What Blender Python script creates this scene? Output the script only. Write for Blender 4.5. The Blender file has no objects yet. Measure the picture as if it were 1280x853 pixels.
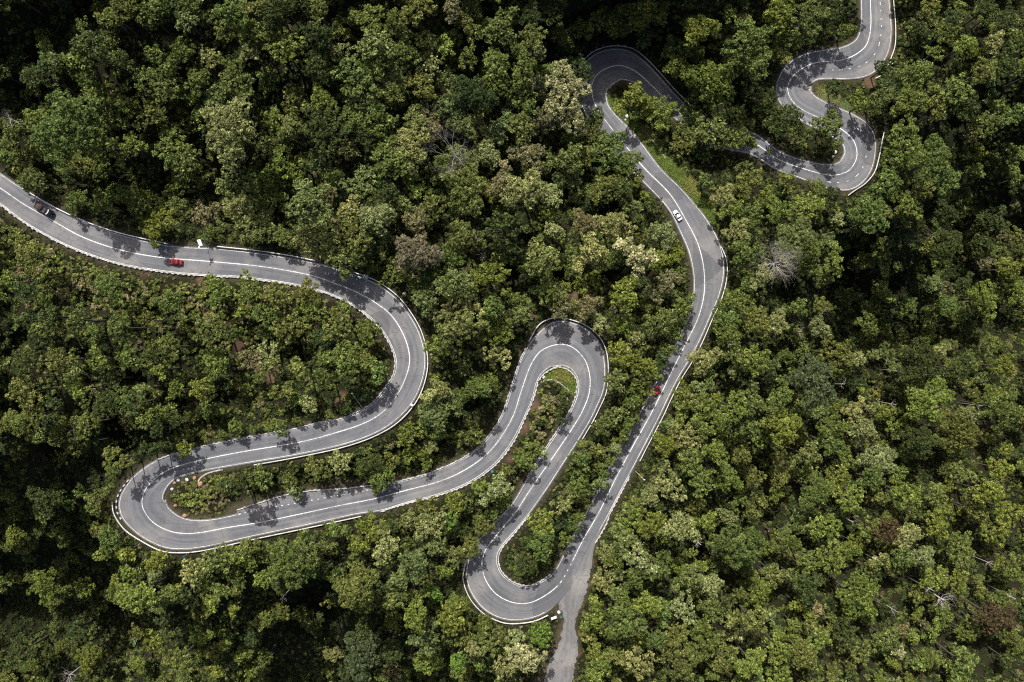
import bpy, math, random
import numpy as np
from mathutils import Vector, Matrix

SEED = 7
rng = np.random.default_rng(SEED)
random.seed(SEED)
R_ = math.radians
SC = bpy.context.scene
COL = SC.collection

# ------------------------------------------------------------------ camera / units
# A drone looks straight down from 240 m; one metre on the z=0 plane is 4 pixels of the 1280 px photograph.
H, F = 240.0, 960.0
CU, CV = 640.0, 426.5


def unproj(u, v, z):
    return (u - CU) * (H - z) / F, -(v - CV) * (H - z) / F


def proj(x, y, z):
    return CU + x * F / (H - z), CV - y * F / (H - z)


# ------------------------------------------------------------------ materials
def new_mat(name):
    m = bpy.data.materials.new(name)
    m.use_nodes = True
    nt = m.node_tree
    nt.nodes.clear()
    out = nt.nodes.new('ShaderNodeOutputMaterial')
    return m, nt, out


def N(nt, t, **kw):
    n = nt.nodes.new(t)
    for k, v in kw.items():
        if k.startswith('_'):
            setattr(n, k[1:], v)
        else:
            n.inputs[k].default_value = v
    return n


def L(nt, a, b):
    nt.links.new(a, b)


def ramp(nt, fac, stops):
    r = nt.nodes.new('ShaderNodeValToRGB')
    e = r.color_ramp.elements
    while len(e) < len(stops):
        e.new(0.5)
    for i, (p, c) in enumerate(stops):
        e[i].position = p
        e[i].color = (*c, 1) if len(c) == 3 else c
    L(nt, fac, r.inputs['Fac'])
    return r.outputs['Color']


def mixc(nt, fac, a, b, mode='MIX'):
    m = nt.nodes.new('ShaderNodeMix')
    m.data_type = 'RGBA'
    m.blend_type = mode
    for sock, val in ((m.inputs[0], fac), (m.inputs[6], a), (m.inputs[7], b)):
        if isinstance(val, (int, float)):
            sock.default_value = val
        elif isinstance(val, tuple):
            sock.default_value = (*val, 1) if len(val) == 3 else val
        else:
            L(nt, val, sock)
    return m.outputs[2]


def noise(nt, vec, scale, detail=4, rough=0.55, out='Fac'):
    n = N(nt, 'ShaderNodeTexNoise', Scale=scale, Detail=detail, Roughness=rough)
    if vec is not None:
        L(nt, vec, n.inputs['Vector'])
    return n.outputs[out]


def math_(nt, op, a, b=None, clamp=False):
    m = nt.nodes.new('ShaderNodeMath')
    m.operation = op
    m.use_clamp = clamp
    for i, x in enumerate((a, b)):
        if x is None:
            continue
        if isinstance(x, (int, float)):
            m.inputs[i].default_value = x
        else:
            L(nt, x, m.inputs[i])
    return m.outputs[0]


def simple(name, col, rough=0.6, metal=0.0, var=0.25, scale=2.0, spec=0.4):
    m, nt, out = new_mat(name)
    geo = N(nt, 'ShaderNodeTexCoord')
    f = noise(nt, geo.outputs['Object'], scale, 5)
    lo = tuple(c * (1 - var) for c in col)
    hi = tuple(min(1, c * (1 + var * 0.6)) for c in col)
    c = ramp(nt, f, [(0.3, lo), (0.7, hi)])
    b = N(nt, 'ShaderNodeBsdfPrincipled', Roughness=rough, Metallic=metal)
    b.inputs['Specular IOR Level'].default_value = spec
    L(nt, c, b.inputs['Base Color'])
    L(nt, b.outputs[0], out.inputs[0])
    return m


def leaf_mat(name, gloss=0.025, trans=0.14):
    m, nt, out = new_mat(name)
    tint = N(nt, 'ShaderNodeAttribute', _attribute_type='INSTANCER', _attribute_name='tint')
    leaf = N(nt, 'ShaderNodeAttribute', _attribute_type='GEOMETRY', _attribute_name='leaf')
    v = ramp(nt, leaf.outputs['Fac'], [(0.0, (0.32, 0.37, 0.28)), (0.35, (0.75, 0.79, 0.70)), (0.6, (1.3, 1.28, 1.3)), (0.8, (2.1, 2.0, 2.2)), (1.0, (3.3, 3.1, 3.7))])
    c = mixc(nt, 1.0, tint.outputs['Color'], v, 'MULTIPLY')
    d = N(nt, 'ShaderNodeBsdfDiffuse', Roughness=0.0)
    t = N(nt, 'ShaderNodeBsdfTranslucent')
    L(nt, c, d.inputs['Color'])
    tc = mixc(nt, 1.0, c, (1.1, 1.25, 0.5), 'MULTIPLY')
    L(nt, tc, t.inputs['Color'])
    mx = N(nt, 'ShaderNodeMixShader', Fac=trans)
    L(nt, d.outputs[0], mx.inputs[1])
    L(nt, t.outputs[0], mx.inputs[2])
    g = N(nt, 'ShaderNodeBsdfGlossy', Roughness=0.45)
    g.inputs['Color'].default_value = (0.9, 0.95, 1.0, 1)
    fr = N(nt, 'ShaderNodeFresnel', IOR=1.35)
    fm = math_(nt, 'MULTIPLY', fr.outputs[0], gloss * 10)
    m2 = N(nt, 'ShaderNodeMixShader')
    L(nt, math_(nt, 'MINIMUM', fm, 0.3), m2.inputs[0])
    L(nt, mx.outputs[0], m2.inputs[1])
    L(nt, g.outputs[0], m2.inputs[2])
    L(nt, m2.outputs[0], out.inputs[0])
    return m


def asphalt_mat(name, base, dusty=0.25):
    """Old asphalt: UV is metres (across, along)."""
    m, nt, out = new_mat(name)
    uv = N(nt, 'ShaderNodeUVMap', _uv_map='road')
    geo = N(nt, 'ShaderNodeNewGeometry')
    pos = geo.outputs['Position']
    sep = N(nt, 'ShaderNodeSeparateXYZ')
    L(nt, uv.outputs[0], sep.inputs[0])
    ax = math_(nt, 'ABSOLUTE', sep.outputs[0])
    # stretched streaks along the traffic
    mp = N(nt, 'ShaderNodeMapping')
    mp.inputs['Scale'].default_value = (1.6, 0.045, 1)
    L(nt, uv.outputs[0], mp.inputs[0])
    streak = noise(nt, mp.outputs[0], 1.0, 5, 0.6)
    mp2 = N(nt, 'ShaderNodeMapping')
    mp2.inputs['Scale'].default_value = (0.38, 0.016, 1)
    L(nt, uv.outputs[0], mp2.inputs[0])
    broad = noise(nt, mp2.outputs[0], 1.0, 3, 0.5)
    grain = noise(nt, pos, 3.5, 6, 0.7)
    blot = noise(nt, pos, 0.11, 6, 0.62)
    col = ramp(nt, streak, [(0.25, tuple(c * 0.76 for c in base)), (0.75, tuple(c * 1.22 for c in base))])
    col = mixc(nt, 0.8, col, ramp(nt, broad, [(0.3, (0.66, 0.67, 0.70)), (0.7, (1.26, 1.25, 1.22))]), 'MULTIPLY')
    # polished wheel paths at about 1.0 and 2.5 m from the centre line
    w1 = math_(nt, 'ABSOLUTE', math_(nt, 'SUBTRACT', ax, 1.75))
    tr = math_(nt, 'SUBTRACT', 1.0, math_(nt, 'MULTIPLY', math_(nt, 'ABSOLUTE', math_(nt, 'SUBTRACT', w1, 0.8)), 2.2), True)
    tr = math_(nt, 'MULTIPLY', tr, math_(nt, 'ADD', 0.22, math_(nt, 'MULTIPLY', broad, 0.55)))
    col = mixc(nt, tr, col, tuple(c * 0.62 for c in base))
    # dusty, paler blotches and edges
    col = mixc(nt, math_(nt, 'MULTIPLY', ramp(nt, blot, [(0.46, (0, 0, 0)), (0.70, (1, 1, 1))]), dusty), col, (0.27, 0.255, 0.235))
    edge = math_(nt, 'MULTIPLY', math_(nt, 'SUBTRACT', ax, 3.4), 0.5, True)
    col = mixc(nt, math_(nt, 'MULTIPLY', math_(nt, 'MULTIPLY', edge, blot), 0.28), col, (0.23, 0.185, 0.15))
    # repaired patches and sealed cracks
    vo = N(nt, 'ShaderNodeTexVoronoi', Scale=0.075, Randomness=1.0)
    L(nt, uv.outputs[0], vo.inputs['Vector'])
    pc = N(nt, 'ShaderNodeSeparateColor')
    L(nt, vo.outputs['Color'], pc.inputs[0])
    patch = ramp(nt, pc.outputs[0], [(0.86, (0, 0, 0)), (0.88, (1, 1, 1))])
    col = mixc(nt, math_(nt, 'MULTIPLY', patch, 0.5), col, tuple(c * 0.5 for c in base))
    vc = N(nt, 'ShaderNodeTexVoronoi', _feature='DISTANCE_TO_EDGE', Scale=0.16)
    wob = N(nt, 'ShaderNodeTexNoise', Scale=0.5, Detail=4)
    L(nt, pos, wob.inputs['Vector'])
    va = N(nt, 'ShaderNodeVectorMath', _operation='MULTIPLY_ADD')
    L(nt, wob.outputs['Color'], va.inputs[0])
    va.inputs[1].default_value = (4, 4, 4)
    L(nt, pos, va.inputs[2])
    L(nt, va.outputs[0], vc.inputs['Vector'])
    crack = ramp(nt, vc.outputs['Distance'], [(0.0, (1, 1, 1)), (0.02, (0, 0, 0))])
    col = mixc(nt, math_(nt, 'MULTIPLY', crack, math_(nt, 'MULTIPLY', blot, 0.9)), col, (0.04, 0.04, 0.042))
    col = mixc(nt, 0.3, col, ramp(nt, grain, [(0.3, (0.8, 0.8, 0.8)), (0.7, (1.2, 1.2, 1.2))]), 'MULTIPLY')
    b = N(nt, 'ShaderNodeBsdfPrincipled', Roughness=0.75)
    b.inputs['Specular IOR Level'].default_value = 0.3
    L(nt, col, b.inputs['Base Color'])
    L(nt, b.outputs[0], out.inputs[0])
    return m


def paint_mat(name, col, wear=0.5, under=(0.13, 0.13, 0.135)):
    m, nt, out = new_mat(name)
    geo = N(nt, 'ShaderNodeNewGeometry')
    a = noise(nt, geo.outputs['Position'], 1.6, 6, 0.7)
    b_ = noise(nt, geo.outputs['Position'], 0.08, 3, 0.5)
    f = math_(nt, 'ADD', a, math_(nt, 'MULTIPLY', math_(nt, 'SUBTRACT', b_, 0.5), 0.5))
    w = ramp(nt, f, [(0.36, (1, 1, 1)), (0.56, (0, 0, 0))])
    c = mixc(nt, math_(nt, 'MULTIPLY', w, wear), col, under)
    b = N(nt, 'ShaderNodeBsdfPrincipled', Roughness=0.6)
    L(nt, c, b.inputs['Base Color'])
    L(nt, b.outputs[0], out.inputs[0])
    return m


def ground_mat():
    m, nt, out = new_mat('forest_floor')
    geo = N(nt, 'ShaderNodeNewGeometry')
    p = geo.outputs['Position']
    a = noise(nt, p, 0.35, 8, 0.65)
    b2 = noise(nt, p, 2.3, 6, 0.7)
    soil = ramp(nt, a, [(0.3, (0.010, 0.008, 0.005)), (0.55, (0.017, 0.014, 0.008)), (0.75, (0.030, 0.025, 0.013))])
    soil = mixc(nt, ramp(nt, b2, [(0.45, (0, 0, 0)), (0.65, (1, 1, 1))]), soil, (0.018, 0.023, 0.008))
    at = N(nt, 'ShaderNodeAttribute', _attribute_type='GEOMETRY', _attribute_name='cover')
    s = N(nt, 'ShaderNodeSeparateColor')
    L(nt, at.outputs['Color'], s.inputs[0])
    grass = ramp(nt, b2, [(0.3, (0.07, 0.092, 0.02)), (0.6, (0.115, 0.135, 0.03)), (0.8, (0.16, 0.15, 0.055))])
    earth = ramp(nt, b2, [(0.3, (0.10, 0.06, 0.038)), (0.7, (0.24, 0.15, 0.10))])
    verge = ramp(nt, b2, [(0.3, (0.04, 0.036, 0.022)), (0.7, (0.11, 0.098, 0.06))])
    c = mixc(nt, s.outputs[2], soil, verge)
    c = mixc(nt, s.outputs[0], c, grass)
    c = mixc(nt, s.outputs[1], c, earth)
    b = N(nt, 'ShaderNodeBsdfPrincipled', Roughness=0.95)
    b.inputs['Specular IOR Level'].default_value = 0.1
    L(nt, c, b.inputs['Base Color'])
    bump = N(nt, 'ShaderNodeBump', Strength=0.6, Distance=0.4)
    L(nt, b2, bump.inputs['Height'])
    L(nt, bump.outputs[0], b.inputs['Normal'])
    L(nt, b.outputs[0], out.inputs[0])
    return m


M = {
    'leaf': leaf_mat('leaf'),
    'bark': simple('bark', (0.085, 0.07, 0.055), 0.9, var=0.5, scale=6),
    'deadwood': simple('dead_wood', (0.36, 0.325, 0.30), 0.9, var=0.35, scale=5),
    'pinkwood': simple('dead_branch_wood', (0.45, 0.33, 0.26), 0.9, var=0.3, scale=5),
    'asphalt': asphalt_mat('asphalt', (0.128, 0.132, 0.141), 0.5),
    'asphalt_old': asphalt_mat('dusty_asphalt', (0.160, 0.157, 0.155), 0.5),
    'white_line': paint_mat('road_paint', (0.70, 0.70, 0.69), 0.75),
    'concrete': simple('whitewashed_concrete', (0.52, 0.505, 0.475), 0.9, var=0.6, scale=0.8),
    'black_paint': simple('black_paint', (0.03, 0.03, 0.032), 0.6),
    'drain': simple('drain_concrete', (0.36, 0.33, 0.29), 0.9, var=0.4, scale=1.5),
    'steel': simple('galvanised_steel', (0.62, 0.62, 0.60), 0.5, 0.25, var=0.3, scale=1.2),
    'post_steel': simple('post_steel', (0.35, 0.35, 0.35), 0.5, 0.4),
    'board': simple('white_board', (0.80, 0.81, 0.82), 0.5, var=0.1),
    'board_green': simple('pale_green_board', (0.55, 0.70, 0.64), 0.5, var=0.15),
    'board_teal': simple('teal_board', (0.05, 0.30, 0.30), 0.5, var=0.2),
    'board_blue': simple('blue_board', (0.03, 0.10, 0.24), 0.5, var=0.2),
    'stone': simple('pale_stone', (0.60, 0.58, 0.54), 0.9, var=0.5, scale=2.5),
    'brownstone': simple('brown_stone', (0.33, 0.19, 0.11), 0.9, var=0.5, scale=2.0),
    'ground': ground_mat(),
    'car_red': simple('red_car_paint', (0.33, 0.018, 0.024), 0.22, 0.1, var=0.05, spec=0.6),
    'car_white': simple('white_car_paint', (0.78, 0.79, 0.80), 0.25, 0.0, var=0.04, spec=0.6),
    'car_dark': simple('dark_lorry_paint', (0.03, 0.045, 0.05), 0.4, 0.1, var=0.2),
    'car_maroon': simple('maroon_paint', (0.035, 0.014, 0.014), 0.35, 0.1, var=0.1),
    'tarp': simple('rusty_tarpaulin', (0.07, 0.036, 0.03), 0.8, var=0.4, scale=3),
    'glass': simple('dark_glass', (0.02, 0.025, 0.03), 0.08, 0.0, var=0.1, spec=0.8),
    'tyre': simple('tyre_rubber', (0.02, 0.02, 0.02), 0.9),
    'rim': simple('wheel_rim', (0.5, 0.5, 0.5), 0.35, 0.8),
    'lamp_white': simple('headlight_lens', (0.8, 0.8, 0.78), 0.15),
    'lamp_red': simple('tail_light_lens', (0.35, 0.01, 0.01), 0.2),
}

# ------------------------------------------------------------------ mesh helpers


class MB:
    def __init__(s):
        s.v, s.f = [], []

    def box(s, c, size, rot=None, taper=1.0):
        x, y, z = (d / 2 for d in size)
        b = len(s.v)
        for sx, sy, sz in ((-1, -1, -1), (1, -1, -1), (1, 1, -1), (-1, 1, -1), (-1, -1, 1), (1, -1, 1), (1, 1, 1), (-1, 1, 1)):
            t = taper if sz > 0 else 1
            p = Vector((sx * x * t, sy * y * t, sz * z))
            if rot is not None:
                p = rot @ p
            s.v.append(tuple(p + Vector(c)))
        for f in ((0, 3, 2, 1), (4, 5, 6, 7), (0, 1, 5, 4), (1, 2, 6, 5), (2, 3, 7, 6), (3, 0, 4, 7)):
            s.f.append(tuple(b + i for i in f))

    def tube(s, pts, rad, n=6, cap=True):
        pts = [Vector(p) for p in pts]
        b = len(s.v)
        up0 = Vector((0, 0, 1))
        for i, p in enumerate(pts):
            d = (pts[min(i + 1, len(pts) - 1)] - pts[max(i - 1, 0)])
            d = d.normalized() if d.length > 1e-6 else Vector((0, 0, 1))
            a = d.cross(up0 if abs(d.z) < 0.95 else Vector((1, 0, 0))).normalized()
            c = d.cross(a)
            for k in range(n):
                t = 2 * math.pi * k / n
                s.v.append(tuple(p + (a * math.cos(t) + c * math.sin(t)) * rad[i]))
        for i in range(len(pts) - 1):
            for k in range(n):
                s.f.append((b + i * n + k, b + i * n + (k + 1) % n, b + (i + 1) * n + (k + 1) % n, b + (i + 1) * n + k))
        if cap:
            s.f.append(tuple(b + k for k in range(n))[::-1])
            s.f.append(tuple(b + (len(pts) - 1) * n + k for k in range(n)))

    def loft(s, secs):
        b = len(s.v)
        n = len(secs[0])
        for q in secs:
            s.v.extend(tuple(p) for p in q)
        for i in range(len(secs) - 1):
            for k in range(n):
                s.f.append((b + i * n + k, b + i * n + (k + 1) % n, b + (i + 1) * n + (k + 1) % n, b + (i + 1) * n + k))
        s.f.append(tuple(b + k for k in range(n))[::-1])
        s.f.append(tuple(b + (len(secs) - 1) * n + k for k in range(n)))

    def mesh(s, name):
        me = bpy.data.meshes.new(name)
        me.from_pydata(s.v, [], s.f)
        me.update()
        return me


def link(name, me, mat=None, parent=None, loc=None, smooth=False):
    o = bpy.data.objects.new(name, me)
    COL.objects.link(o)
    if mat is not None and len(me.materials) == 0:
        me.materials.append(mat)
    if parent is not None:
        o.parent = parent
    if loc is not None:
        o.location = loc
    if smooth:
        for p in me.polygons:
            p.use_smooth = True
    return o


def thing(name, label, cat, loc=(0, 0, 0), rz=0, group=None):
    o = bpy.data.objects.new(name, None)
    COL.objects.link(o)
    o.location = loc
    o.rotation_euler = (0, 0, rz)
    o.empty_display_size = 0.5
    o['label'] = label
    o['category'] = cat
    if group:
        o['group'] = group
    return o


def tag(o, label, cat, group=None):
    o['label'] = label
    o['category'] = cat
    if group:
        o['group'] = group
    return o


def fast_mesh(name, verts, nquads, mats, face_attr=None, mat_idx=None):
    """verts (n*4,3): separate quads."""
    me = bpy.data.meshes.new(name)
    me.vertices.add(nquads * 4)
    me.vertices.foreach_set('co', np.ascontiguousarray(verts, dtype=np.float32).ravel())
    me.loops.add(nquads * 4)
    me.loops.foreach_set('vertex_index', np.arange(nquads * 4, dtype=np.int32))
    me.polygons.add(nquads)
    me.polygons.foreach_set('loop_start', np.arange(0, nquads * 4, 4, dtype=np.int32))
    if mat_idx is not None:
        me.polygons.foreach_set('material_index', np.asarray(mat_idx, dtype=np.int32))
    for m in mats:
        me.materials.append(m)
    if face_attr is not None:
        a = me.attributes.new('leaf', 'FLOAT', 'FACE')
        a.data.foreach_set('value', np.asarray(face_attr, dtype=np.float32))
    me.update()
    me.validate()
    return me


def catmull(pts, step=2.0):
    P = np.array(pts, dtype=float)
    P = np.vstack([2 * P[0] - P[1], P, 2 * P[-1] - P[-2]])
    out = []
    for i in range(1, len(P) - 2):
        p0, p1, p2, p3 = P[i - 1:i + 3]
        a = 0.5
        t0 = 0
        t1 = t0 + max(np.linalg.norm(p1 - p0), 1e-4) ** a
        t2 = t1 + max(np.linalg.norm(p2 - p1), 1e-4) ** a
        t3 = t2 + max(np.linalg.norm(p3 - p2), 1e-4) ** a
        n = max(2, int(np.linalg.norm(p2 - p1) / 1.0))
        for t in np.linspace(t1, t2, n, endpoint=False):
            A1 = (t1 - t) / (t1 - t0) * p0 + (t - t0) / (t1 - t0) * p1
            A2 = (t2 - t) / (t2 - t1) * p1 + (t - t1) / (t2 - t1) * p2
            A3 = (t3 - t) / (t3 - t2) * p2 + (t - t2) / (t3 - t2) * p3
            B1 = (t2 - t) / (t2 - t0) * A1 + (t - t0) / (t2 - t0) * A2
            B2 = (t3 - t) / (t3 - t1) * A2 + (t - t1) / (t3 - t1) * A3
            out.append((t2 - t) / (t2 - t1) * B1 + (t - t1) / (t2 - t1) * B2)
    out.append(P[-2])
    out = np.array(out)
    d = np.r_[0, np.cumsum(np.linalg.norm(np.diff(out, axis=0), axis=1))]
    s = np.arange(0, d[-1], step)
    return np.stack([np.interp(s, d, out[:, k]) for k in range(2)], axis=1)


def nearest(P, Q):
    """for each row of P the index and distance of the nearest row of Q."""
    idx = np.empty(len(P), int)
    dist = np.empty(len(P))
    for a in range(0, len(P), 4000):
        d = ((P[a:a + 4000, None, :] - Q[None]) ** 2).sum(-1)
        idx[a:a + 4000] = d.argmin(1)
        dist[a:a + 4000] = np.sqrt(d.min(1))
    return idx, dist


# ------------------------------------------------------------------ the road as surveyed in the photograph's plan (1280 x 853)
CENTRE = [(-60, 196), (-30, 216), (0, 235), (27.5, 254), (62.5, 274), (100, 295), (137.5, 309), (175, 318), (210, 323), (250, 326), (320, 332.5), (357, 338), (395, 346),
          (420, 355), (445, 365), (470, 379), (490, 395.5), (507, 425), (512, 451), (505.5, 476), (493, 499), (475.5, 517.5), (453, 530), (420, 541),
          (383, 551), (345, 558), (320, 562), (276, 570), (238, 578.5), (213, 586.5), (195.5, 597), (181.5, 613), (177.5, 630), (182, 642), (192.5, 654),
          (212, 664), (230, 667), (250, 666), (282, 660), (320, 654), (388, 640), (420, 633), (470.5, 623), (508, 613), (546, 603), (571, 593),
          (596, 578), (616, 560), (640, 523), (652.5, 486), (665, 453.5), (677.5, 438), (700, 430.5), (715, 434), (730, 448.5), (737, 468.5),
          (736.5, 491), (728, 514), (715, 536), (695, 566), (665, 609), (644, 641), (620, 670), (606, 690), (602.5, 707.5), (607.5, 726), (620, 742.5),
          (640, 753), (660, 754), (680, 745.5), (700, 729), (715, 702.5), (727.5, 677.5), (748, 642), (768, 601.5), (790.5, 559), (815.5, 514),
          (840.5, 463), (859, 426), (872.5, 398), (880, 368), (880, 338), (872.5, 305.5), (857.5, 275.5), (837.5, 243), (806, 211), (780, 180),
          (760, 155), (747, 137), (740, 117), (740, 105), (747.5, 92.5), (762.5, 84), (777.5, 82.5), (795, 90), (815, 107.5), (840, 132.5), (860, 150),
          (885, 163), (915, 172), (944, 180), (974, 200), (1011, 213), (1035, 219), (1050, 218), (1062.5, 212), (1071, 196), (1068, 178), (1055, 164),
          (1022.5, 147), (1002.5, 137), (990, 126), (984.5, 110), (992.5, 94), (1015, 80), (1052.5, 75), (1070, 68), (1082.5, 57), (1088, 38), (1088, 0), (1086, -40), (1082, -90)]
LEFT = [(-60, 180), (-30, 200), (0, 218), (15, 228), (32, 239), (65, 259), (107, 279), (150, 294), (212, 308), (275, 312), (320, 317), (365, 324), (395, 330), (440, 343),
        (470, 355.5), (495, 374), (512, 395.5), (524, 418), (531, 451), (527, 476), (516, 501), (495.5, 524), (470.5, 540), (433, 554), (370, 568),
        (320, 576.5), (276, 584), (238, 591.5), (218, 599), (207, 613), (207, 627), (216, 640), (230, 648), (245, 651), (270, 649.5), (300, 642.5),
        (330, 636), (370, 629), (420, 620), (458, 613), (490.5, 605), (533, 594), (571, 578), (596, 563), (616, 541), (631, 514), (640, 486),
        (652.5, 448.5), (665, 425.5), (677.5, 408), (690, 402), (705, 402), (725, 408), (740, 418), (748, 427), (754, 441), (756, 463.5), (754, 488.5),
        (745, 509), (738, 524), (723, 549), (703, 580), (682.5, 611.5), (660, 643), (640, 667.5), (625, 685), (621, 700), (625, 715), (640, 729), (660, 734),
        (677.5, 727.5), (690, 719), (699, 706), (715, 672.5), (735, 637), (758, 593), (768, 574), (790.5, 534), (825.6, 468.6), (847.5, 425.5), (860, 400.5),
        (866, 378), (868, 350.5), (862.5, 318), (850, 288), (837.5, 263), (820, 243), (807.5, 230), (780, 203), (757, 175), (735, 146), (724, 122),
        (722, 103), (729, 83), (740, 71), (755, 64), (772.5, 62), (790, 66), (805, 77.5), (820, 92.5), (840, 115), (862.5, 137.5), (885, 150), (915, 160),
        (944, 168), (972.5, 189), (997.5, 199), (1030, 206), (1047.5, 204), (1056, 190), (1052.5, 179), (1035, 168), (1002.5, 151), (985, 138), (974, 127),
        (971, 112.5), (977.5, 90), (992.5, 75), (1010, 67), (1055, 59), (1070, 50), (1076, 35), (1077, 0), (1075, -40), (1071, -90)]
RIGHT = [(-60, 220), (-30, 237), (0, 254), (25, 273), (62, 295.5), (100, 313), (150, 329), (200, 338), (250, 343), (300, 345.5), (320, 348), (370, 355.5), (415, 368),
         (445, 383), (470, 403), (485, 423), (495.5, 451), (493, 469), (483, 486), (468, 504), (453, 514), (428, 524.5), (398, 530), (368, 537.5),
         (320, 546), (285, 553), (251, 560), (220, 568), (195, 577), (172, 592), (156, 609), (148, 624), (149, 640), (160, 657), (180, 672), (205, 684), (225, 686), (250, 684),
         (320, 669), (382, 656), (452, 641), (475.5, 638), (508, 628), (546, 618), (583, 604), (616, 581.5), (640, 551), (655, 521), (665, 499),
         (671, 476), (680, 465), (697.5, 457), (713, 462), (723, 476), (722, 494), (714, 514), (703, 532), (683, 562), (660, 598), (640, 631), (616, 656), (597, 679),
         (586, 700), (583, 722), (592, 745), (607.5, 763), (627.5, 773), (640, 775), (665, 772), (685, 763), (697, 752), (715, 728), (726, 706), (738, 683), (759, 645),
         (779, 607), (801.5, 564), (826, 516), (834, 498.7), (847.5, 472), (861, 450), (874, 426), (885, 400.5), (897.5, 373), (904, 348), (904, 325.5),
         (897.5, 300.5), (880, 270.5), (852.5, 238), (827, 213), (790, 165), (770, 145), (760, 132), (758, 120), (765, 106), (780, 100), (795, 105),
         (815, 124), (850, 152.5), (875, 176), (910, 186), (940, 193), (970, 211), (997, 221), (1030, 234), (1047.5, 238), (1062, 238), (1077.5, 228), (1087.5, 215.5), (1092.5, 197.5),
         (1095, 175), (1087.5, 157.5), (1067.5, 144), (1035, 130), (1017.5, 119), (1014, 110), (1017.5, 101), (1032.5, 98), (1060, 99), (1082, 97), (1097, 86),
         (1107, 72), (1112, 57.5), (1114, 37.5), (1111, 0), (1109, -40), (1105, -90)]

C = catmull(CENTRE, 2.0)
Lp, Rp = catmull(LEFT, 1.0), catmull(RIGHT, 1.0)
S_M = np.r_[0, np.cumsum(np.linalg.norm(np.diff(C, axis=0), axis=1))] / 4.0
T = np.gradient(C, axis=0)
T /= np.linalg.norm(T, axis=1)[:, None]
NRM = np.stack([T[:, 1], -T[:, 0]], axis=1)          # points to the left of travel in the plan (v runs down)


def smooth(a, n):
    k = np.hanning(n + 2)[1:-1]
    k /= k.sum()
    return np.convolve(np.pad(a, n // 2, mode='edge'), k, mode='valid')[:len(a)]


_, WL = nearest(C, Lp)
_, WR = nearest(C, Rp)
WL, WR = smooth(WL, 13), smooth(WR, 13)
ZR = 13.0 - 0.0425 * S_M                              # the road falls about four per cent all the way
ZR = smooth(ZR, 9)
SCL = (H - ZR) / F                                    # metres per pixel at the road's own height
CX, CY = unproj(C[:, 0], C[:, 1], ZR)
NXY = np.stack([NRM[:, 0], -NRM[:, 1]], axis=1)
ROADP = np.stack([CX, CY], axis=1)
HW = (WL + WR) / 2 * SCL
MX, MY = CX + NXY[:, 0] * (WL - WR) / 2 * SCL, CY + NXY[:, 1] * (WL - WR) / 2 * SCL


def road_z_px(u, v):
    i, _ = nearest(np.atleast_2d([u, v]).astype(float), C)
    return float(ZR[i[0]])


def road_index(u, v):
    i, _ = nearest(np.atleast_2d([u, v]).astype(float), C)
    return int(i[0])


def strip(name, rows, mat, uvs=None, kind='structure', parent=None):
    """rows: array (n, k, 3) of points; a sheet."""
    rows = np.asarray(rows, dtype=float)
    n, k, _ = rows.shape
    faces = [(i * k + j, i * k + j + 1, (i + 1) * k + j + 1, (i + 1) * k + j) for i in range(n - 1) for j in range(k - 1)]
    me = bpy.data.meshes.new(name)
    me.from_pydata(rows.reshape(-1, 3).tolist(), [], faces)
    if uvs is not None:
        uv = me.uv_layers.new(name='road')
        q = np.asarray(uvs).reshape(-1, 2)
        li = np.empty(len(me.loops), dtype=np.int32)
        me.loops.foreach_get('vertex_index', li)
        uv.data.foreach_set('uv', q[li].astype(np.float32).ravel())
    me.update()
    o = link(name, me, mat, parent)
    if me.polygons and me.polygons[0].normal.z < 0:
        me.flip_normals()
    if kind:
        o['kind'] = kind
    return o


# main carriageway
lat = np.array([-1.0, -0.7, -0.35, 0, 0.35, 0.7, 1.0])
MARG = 0.45
rows, uvs = [], []
for i in range(len(C)):
    r_, q_ = [], []
    for t in lat:
        w = (WL[i] * SCL[i] + MARG) if t < 0 else (WR[i] * SCL[i] + MARG)
        off = -t * w
        r_.append((CX[i] + NXY[i, 0] * off, CY[i] + NXY[i, 1] * off, ZR[i] - 0.015 * abs(off) * 0))
        q_.append((t * w, S_M[i]))
    rows.append(r_)
    uvs.append(q_)
road = strip('road', rows, M['asphalt'], uvs)


def line_along(name, i0, i1, off_fn, width, dz=0.012, dash=None):
    """painted line; off_fn(i) metres to the left of the centre line."""
    idx = np.arange(i0, i1)
    segs = []
    if dash is None:
        segs = [idx]
    else:
        on, gap = dash
        s = S_M[idx] - S_M[idx[0]]
        k = (s // (on + gap)).astype(int)
        for q in np.unique(k):
            sel = idx[(k == q) & (s - q * (on + gap) <= on)]
            if len(sel) >= 2:
                segs.append(sel)
    vs, fs = [], []
    for sel in segs:
        b = len(vs)
        for i in sel:
            o = off_fn(i)
            for h in (-width / 2, width / 2):
                vs.append((CX[i] + NXY[i, 0] * (o + h), CY[i] + NXY[i, 1] * (o + h), ZR[i] + dz))
        for a in range(len(sel) - 1):
            fs.append((b + 2 * a, b + 2 * a + 1, b + 2 * a + 3, b + 2 * a + 2))
    me = bpy.data.meshes.new(name)
    me.from_pydata(vs, [], fs)
    me.update()
    if me.polygons and me.polygons[0].normal.z < 0:
        me.flip_normals()
    o = link(name, me, M['white_line'])
    o['kind'] = 'structure'
    return o


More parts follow.
